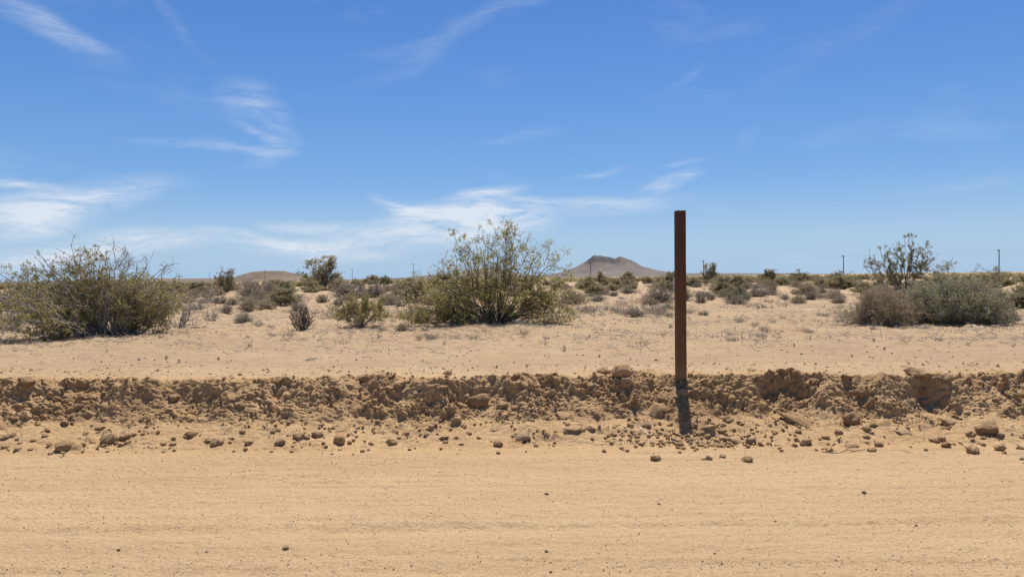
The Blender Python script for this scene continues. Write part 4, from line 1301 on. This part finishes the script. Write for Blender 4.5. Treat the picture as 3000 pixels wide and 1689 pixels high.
# dark pebbles on the road
for px, py, wpx, g, lab in [(836, 1605, 16, 'g', 'flat blue-grey pebble on the road left of centre'), (346, 1609, 10, 'd', 'dark pebble on the road at lower left'), (1602, 1614, 10, 'd', 'dark square pebble on the road below picture centre'),
                            (2533, 1442, 12, 'g', 'grey pebble on the road at the right, upper one'), (1601, 1446, 10, 'd', 'dark oval pebble in the upper middle of the road'), (1931, 1475, 8, 'd', 'small dark pebble on the road below the lone clod'),
                            (2272, 1525, 7, 'd', 'small dark pebble on the road below layered brown clod'), (2686, 1538, 8, 'g', 'small grey pebble on the road at far right'), (1614, 1674, 10, 'd', 'dark pebble at the bottom edge of the road'), (604, 1615, 8, 'g', 'small grey pebble between two darker ones on the road'),
                            (2095, 1620, 8, 'd', 'dark pebble on lower road right of centre'), (2115, 1650, 7, 'g', 'small grey pebble near the bottom edge right of centre')]:
    o = put_clod(px, py, wpx, g)
    if o: o.name = 'pebble'; tag(o, lab, 'pebble', 'pebbles on the road')


# crumbs, gravel and litter: one object each
def scatter(name, label, pts, sizes, mat, flat=.7, seed=1, sink=.3):
    rng = np.random.default_rng(seed)
    base = []
    for j in range(4):
        V, F = ico(1); V = V * (1 + .35 * rng.normal(size=(len(V), 1)) * .6); V = V * [1, .8, flat]; base.append((V, F))
    VV, FF = [], []
    off = 0
    for j in range(4):
        P = pts[j::4]; sz = sizes[j::4]
        V, F = base[j]
        a = rng.random(len(P)) * 6.28
        c_, s_ = np.cos(a)[:, None], np.sin(a)[:, None]
        X = (V[None, :, 0] * c_ - V[None, :, 1] * s_) * sz[:, None] + P[:, 0:1]
        Y = (V[None, :, 0] * s_ + V[None, :, 1] * c_) * sz[:, None] + P[:, 1:2]
        Z = V[None, :, 2] * sz[:, None] + P[:, 2:3] + sz[:, None] * flat * (1 - 2 * sink)
        VV.append(np.stack([X, Y, Z], -1).reshape(-1, 3))
        FF.append((F[None] + (np.arange(len(P)) * len(V))[:, None, None]).reshape(-1, 3) + off); off += len(P) * len(V)
    o = obj(name, mesh_np(name, np.concatenate(VV), np.concatenate(FF)), mat)
    return tag(o, label, name.replace('_', ' '), None, 'stuff')


def sample_mesh(o, n, rng, w_fn, ymin=0, ymax=99):
    me = o.data
    v = np.empty(len(me.vertices) * 3, np.float32); me.vertices.foreach_get('co', v); v = v.reshape(-1, 3)
    ok = (np.abs(v[:, 0]) < .85 * v[:, 1] + .6) & (v[:, 1] > ymin) & (v[:, 1] < ymax)
    v = v[ok]
    # undo the denser sampling close by: weight by real area
    wgt = w_fn(v) * (v[:, 1] + .5)
    wgt = np.maximum(wgt, 0); wgt /= wgt.sum()
    i = rng.choice(len(v), n, p=wgt)
    return v[i] + rng.normal(size=(n, 3)) * [.004, .004, 0]


rng = np.random.default_rng(9)
P = sample_mesh(bank_o, 3600, rng, lambda v: (v[:, 1] < 7.15) * (v[:, 1] > 5.97) * (.05 + sstep(-.1, .45, fbm(v[:, 0] * 1.6, v[:, 1] * 3, 37, 3) + .1)))
scatter('earth_crumbs', 'crumbs of dry earth scattered over the bank', P, .004 + .018 * rng.random(len(P)) ** 3.5, M_CLOD, .75, 2)
P = sample_mesh(bank_o, 900, rng, lambda v: np.exp(-((v[:, 0] - 1.65) / .5) ** 2 - ((v[:, 1] - 6.18) / .17) ** 2) + .02 * (v[:, 1] < 6.4))
scatter('dug_rubble', 'small dug-up lumps heaped under the post', P, .005 + .02 * rng.random(len(P)) ** 3, M_CLOD, .75, 3)
P = sample_mesh(road_o, 7000, rng, lambda v: .25 + sstep(-.2, .5, fbm(v[:, 0] * .3, v[:, 1] * 4, 137, 3)) + 1.6 * np.exp(-((v[:, 1] - 3.55) / .07) ** 2), 2.9)
scatter('road_gravel', 'fine gravel grains strewn on the sandy road', P, .0016 + .0045 * rng.random(len(P)) ** 4, M_DARK, .7, 4)
P = np.concatenate([sample_mesh(plain_o, 3800, rng, lambda v: .2 + sstep(-.2, .5, fbm(v[:, 0] * .6, v[:, 1] * 1.2, 138, 3)), 0, 18), sample_mesh(bank_o, 900, rng, lambda v: v[:, 1] > 7.2)])
scatter('pebbles', 'small dark pebbles on the flat ground behind the bank', P, .004 + .016 * rng.random(len(P)) ** 3.5, M_DARK, .65, 5)


# dry twig litter on the plain, one mass
def litter(name, label, P, ln, mat, seed, up=.15, r_=.0022):
    rng = np.random.default_rng(seed)
    n = len(P)
    d = unit(rng.normal(size=(n, 3)) * [1, 1, up]); d[:, 2] = np.abs(d[:, 2])
    l = (ln * (.3 + rng.random(n)))[:, None]
    pth = bez(P + [0, 0, .004], P + d * l * .5 + rng.normal(size=(n, 3)) * l * .08 * [1, 1, .3], P + d * l, 4, rng, .02)
    o = obj(name, mesh_np(name, *tubes([segs(pth, r_, r_ * .5)])), mat)
    return tag(o, label, name.replace('_', ' '), None, 'stuff')


P = sample_mesh(plain_o, 11000, rng, lambda v: sstep(8.5, 11.5, v[:, 1]) * sstep(-.25, .4, fbm(v[:, 0] * .5, v[:, 1] * .7, 139, 3)), 0, 26)
litter('twig_litter', 'dead twigs littering the sand between the shrubs', P, .14, B_GREY, 61, .3, .0042)
P = []
for cxp, cyp, sp, nn in ((1450, 955, .75, 500), (330, 990, .7, 420), (2575, 956, .5, 300), (2820, 956, .7, 380), (1060, 958, .35, 120)):
    c_ = on_plain(cxp, cyp)
    q = rng.normal(size=(nn, 2)) * [sp, sp * .55] + [c_.x, c_.y]
    for x_, y_ in q: P.append((x_, y_, drop(x_, y_)))
litter('leaf_litter', 'dry stalks and fallen twigs heaped under the bushes', np.array(P), .10, B_TAN, 62, .5, .003)

# withered low growth, too small and too many to count
tus = [proto('greytuft', 700)[0][0], proto('dead', 701)[0][0], proto('dead', 702)[0][0]]
VV, FF, off = [], [], 0
for i in range(1800):
    y = 10.5 * (75 / 10.5) ** rg.random(); x = (rg.random() * 2 - 1) * .82 * y
    if y < 13 and rg.random() < .6: continue
    if vnoise(x * .22, y * .22, 77) < -.12: continue
    bv, bf = tus[i % 3]
    sel = np.arange(len(bv) // 6)[rg.random(len(bv) // 6) < (.22 if y < 20 else .10)]
    V = bv.reshape(-1, 6, 3)[sel].reshape(-1, 3)
    wm = (rg.uniform(.08, .22) if y < 17 else rg.uniform(.18, .52)) * (1 + y / 45); hm = wm * rg.uniform(.35, .7)
    z = drop(x, y) if y < 39 else float(plain(x, y))
    VV.append(V * [wm, wm, hm] + [x, y, z])
    n6 = len(sel)
    b_ = (np.arange(n6) * 6)[:, None] + off
    FF.append(np.concatenate([np.concatenate([b_ + q, b_ + (q + 1) % 3, b_ + 3 + (q + 1) % 3, b_ + 3 + q], 1) for q in range(3)])); off += n6 * 6
tag(obj('withered_growth', mesh_np('withered_growth', np.concatenate(VV), np.concatenate(FF)), B_ASH), 'withered low growth and dead stubs strewn over the sand', 'withered growth', None, 'stuff')

# single sticks worth pointing at
STICKS = [((370, 1290), (445, 1314), .004, 'thin grey forked twig lying at the bank foot below the left creosote', B_GREY), ((1868, 1246), (1893, 1272), .007, 'short pale bleached stick leaning on the apron left of the post', B_PALE),
          ((2410, 1328), (2530, 1318), .0045, 'long thin dark stick lying on the road edge at right', B_DARK), ((2955, 1290), (3000, 1310), .004, 'thin straw stalk on the bank foot at the right edge', B_TAN), ((2640, 1320), (2720, 1340), .003, 'thin tan twig on the road edge right of the dark stick', B_TAN),
          ((2710, 928), (2722, 903), .02, 'bleached upright wood stub between the two right bushes', B_PALE), ((2845, 955), (2885, 960), .016, 'bleached broken wood lying at the foot of dense right bush', B_PALE), ((700, 938), (730, 945), .012, 'pale fallen stick below the pale fine-twigged shrub', B_PALE),
          ((172, 1336), (184, 1341), .003, 'tiny twig on the road below the largest left clod', B_GREY), ((2967, 956), (2966, 922), .006, 'thin tan dead stalk standing right of the dense right bush', B_TAN), ((2205, 958), (2250, 960), .008, 'pale grey stick lying flat on the plain right of the post', B_GREY)]
for (ax, ay), (bx_, by_), r_, lab, m in STICKS:
    upright = abs(by_ - ay) > 20 and ay < 1000
    a_ = hit(ax, ay)[0]
    if upright:
        v_ = ray(bx_, by_); b_ = CAMP + v_ * (a_.y / v_.y)
    else: b_ = hit(bx_, by_)[0]
    a_ = np.array(a_) + [0, 0, r_]; b_ = np.array(b_) + [0, 0, r_]
    t = np.linspace(0, 1, 6)[:, None]
    pth = a_ * (1 - t) + b_ * t + np.random.default_rng(int(ax)).normal(size=(6, 3)) * np.linalg.norm(b_ - a_) * .02
    items = [prism(pth, np.linspace(r_, r_ * .6, 6), 6)]
    if r_ < .02:
        q = pth[3]; e_ = q + (b_ - a_) * .28 + np.array([0, .03, .03]); items.append(prism(np.array([q, (q + e_) / 2 + .004, e_]), [r_ * .6, r_ * .5, r_ * .3], 5))
    tag(obj('stick', py_mesh('stick', items), m), lab, 'stick')

# sprigs of dry weed on the bare strip behind the bank
WEEDS = [(1653, 1030, 22, 'small dry sprig with curled head on bare sand below central creosote'), (486, 1052, 18, 'tiny dry stalk on bare sand below the left creosote'), (525, 1062, 12, 'tiny dry stalk second behind the bank at left'), (1725, 990, 14, 'tiny weed left of the post on bare sand'),
         (2325, 1016, 12, 'tiny stalk on bare sand right of the post'), (2560, 1000, 12, 'tiny stalk on bare sand below the right bushes'), (730, 1015, 12, 'tiny stalk on bare sand below the pale stick'), (1110, 990, 16, 'tiny dry weed below the small yellow-green creosote'), (2835, 1010, 12, 'tiny weed on bare sand below the dense right bush'), (1300, 1010, 12, 'tiny weed on bare sand left below the central creosote')]
for px, py, hp, lab in WEEDS:
    r_ = hit(px, py)
    p_ = r_[0]
    hm = hp * p_.y / FPX
    geo = grow(int(px), dome(int(px), 7, hm * .9, hm, hm * .9, .4, .5, .2), .01, .0028, 3, hm * .3, 0, 0, 0, bend=.1, k=4, wig=.04, rand=.5, up=.2, twig_r=.002)
    shrub('dry_weed', lab, 'weed', p_, geo, B_GREY, None)
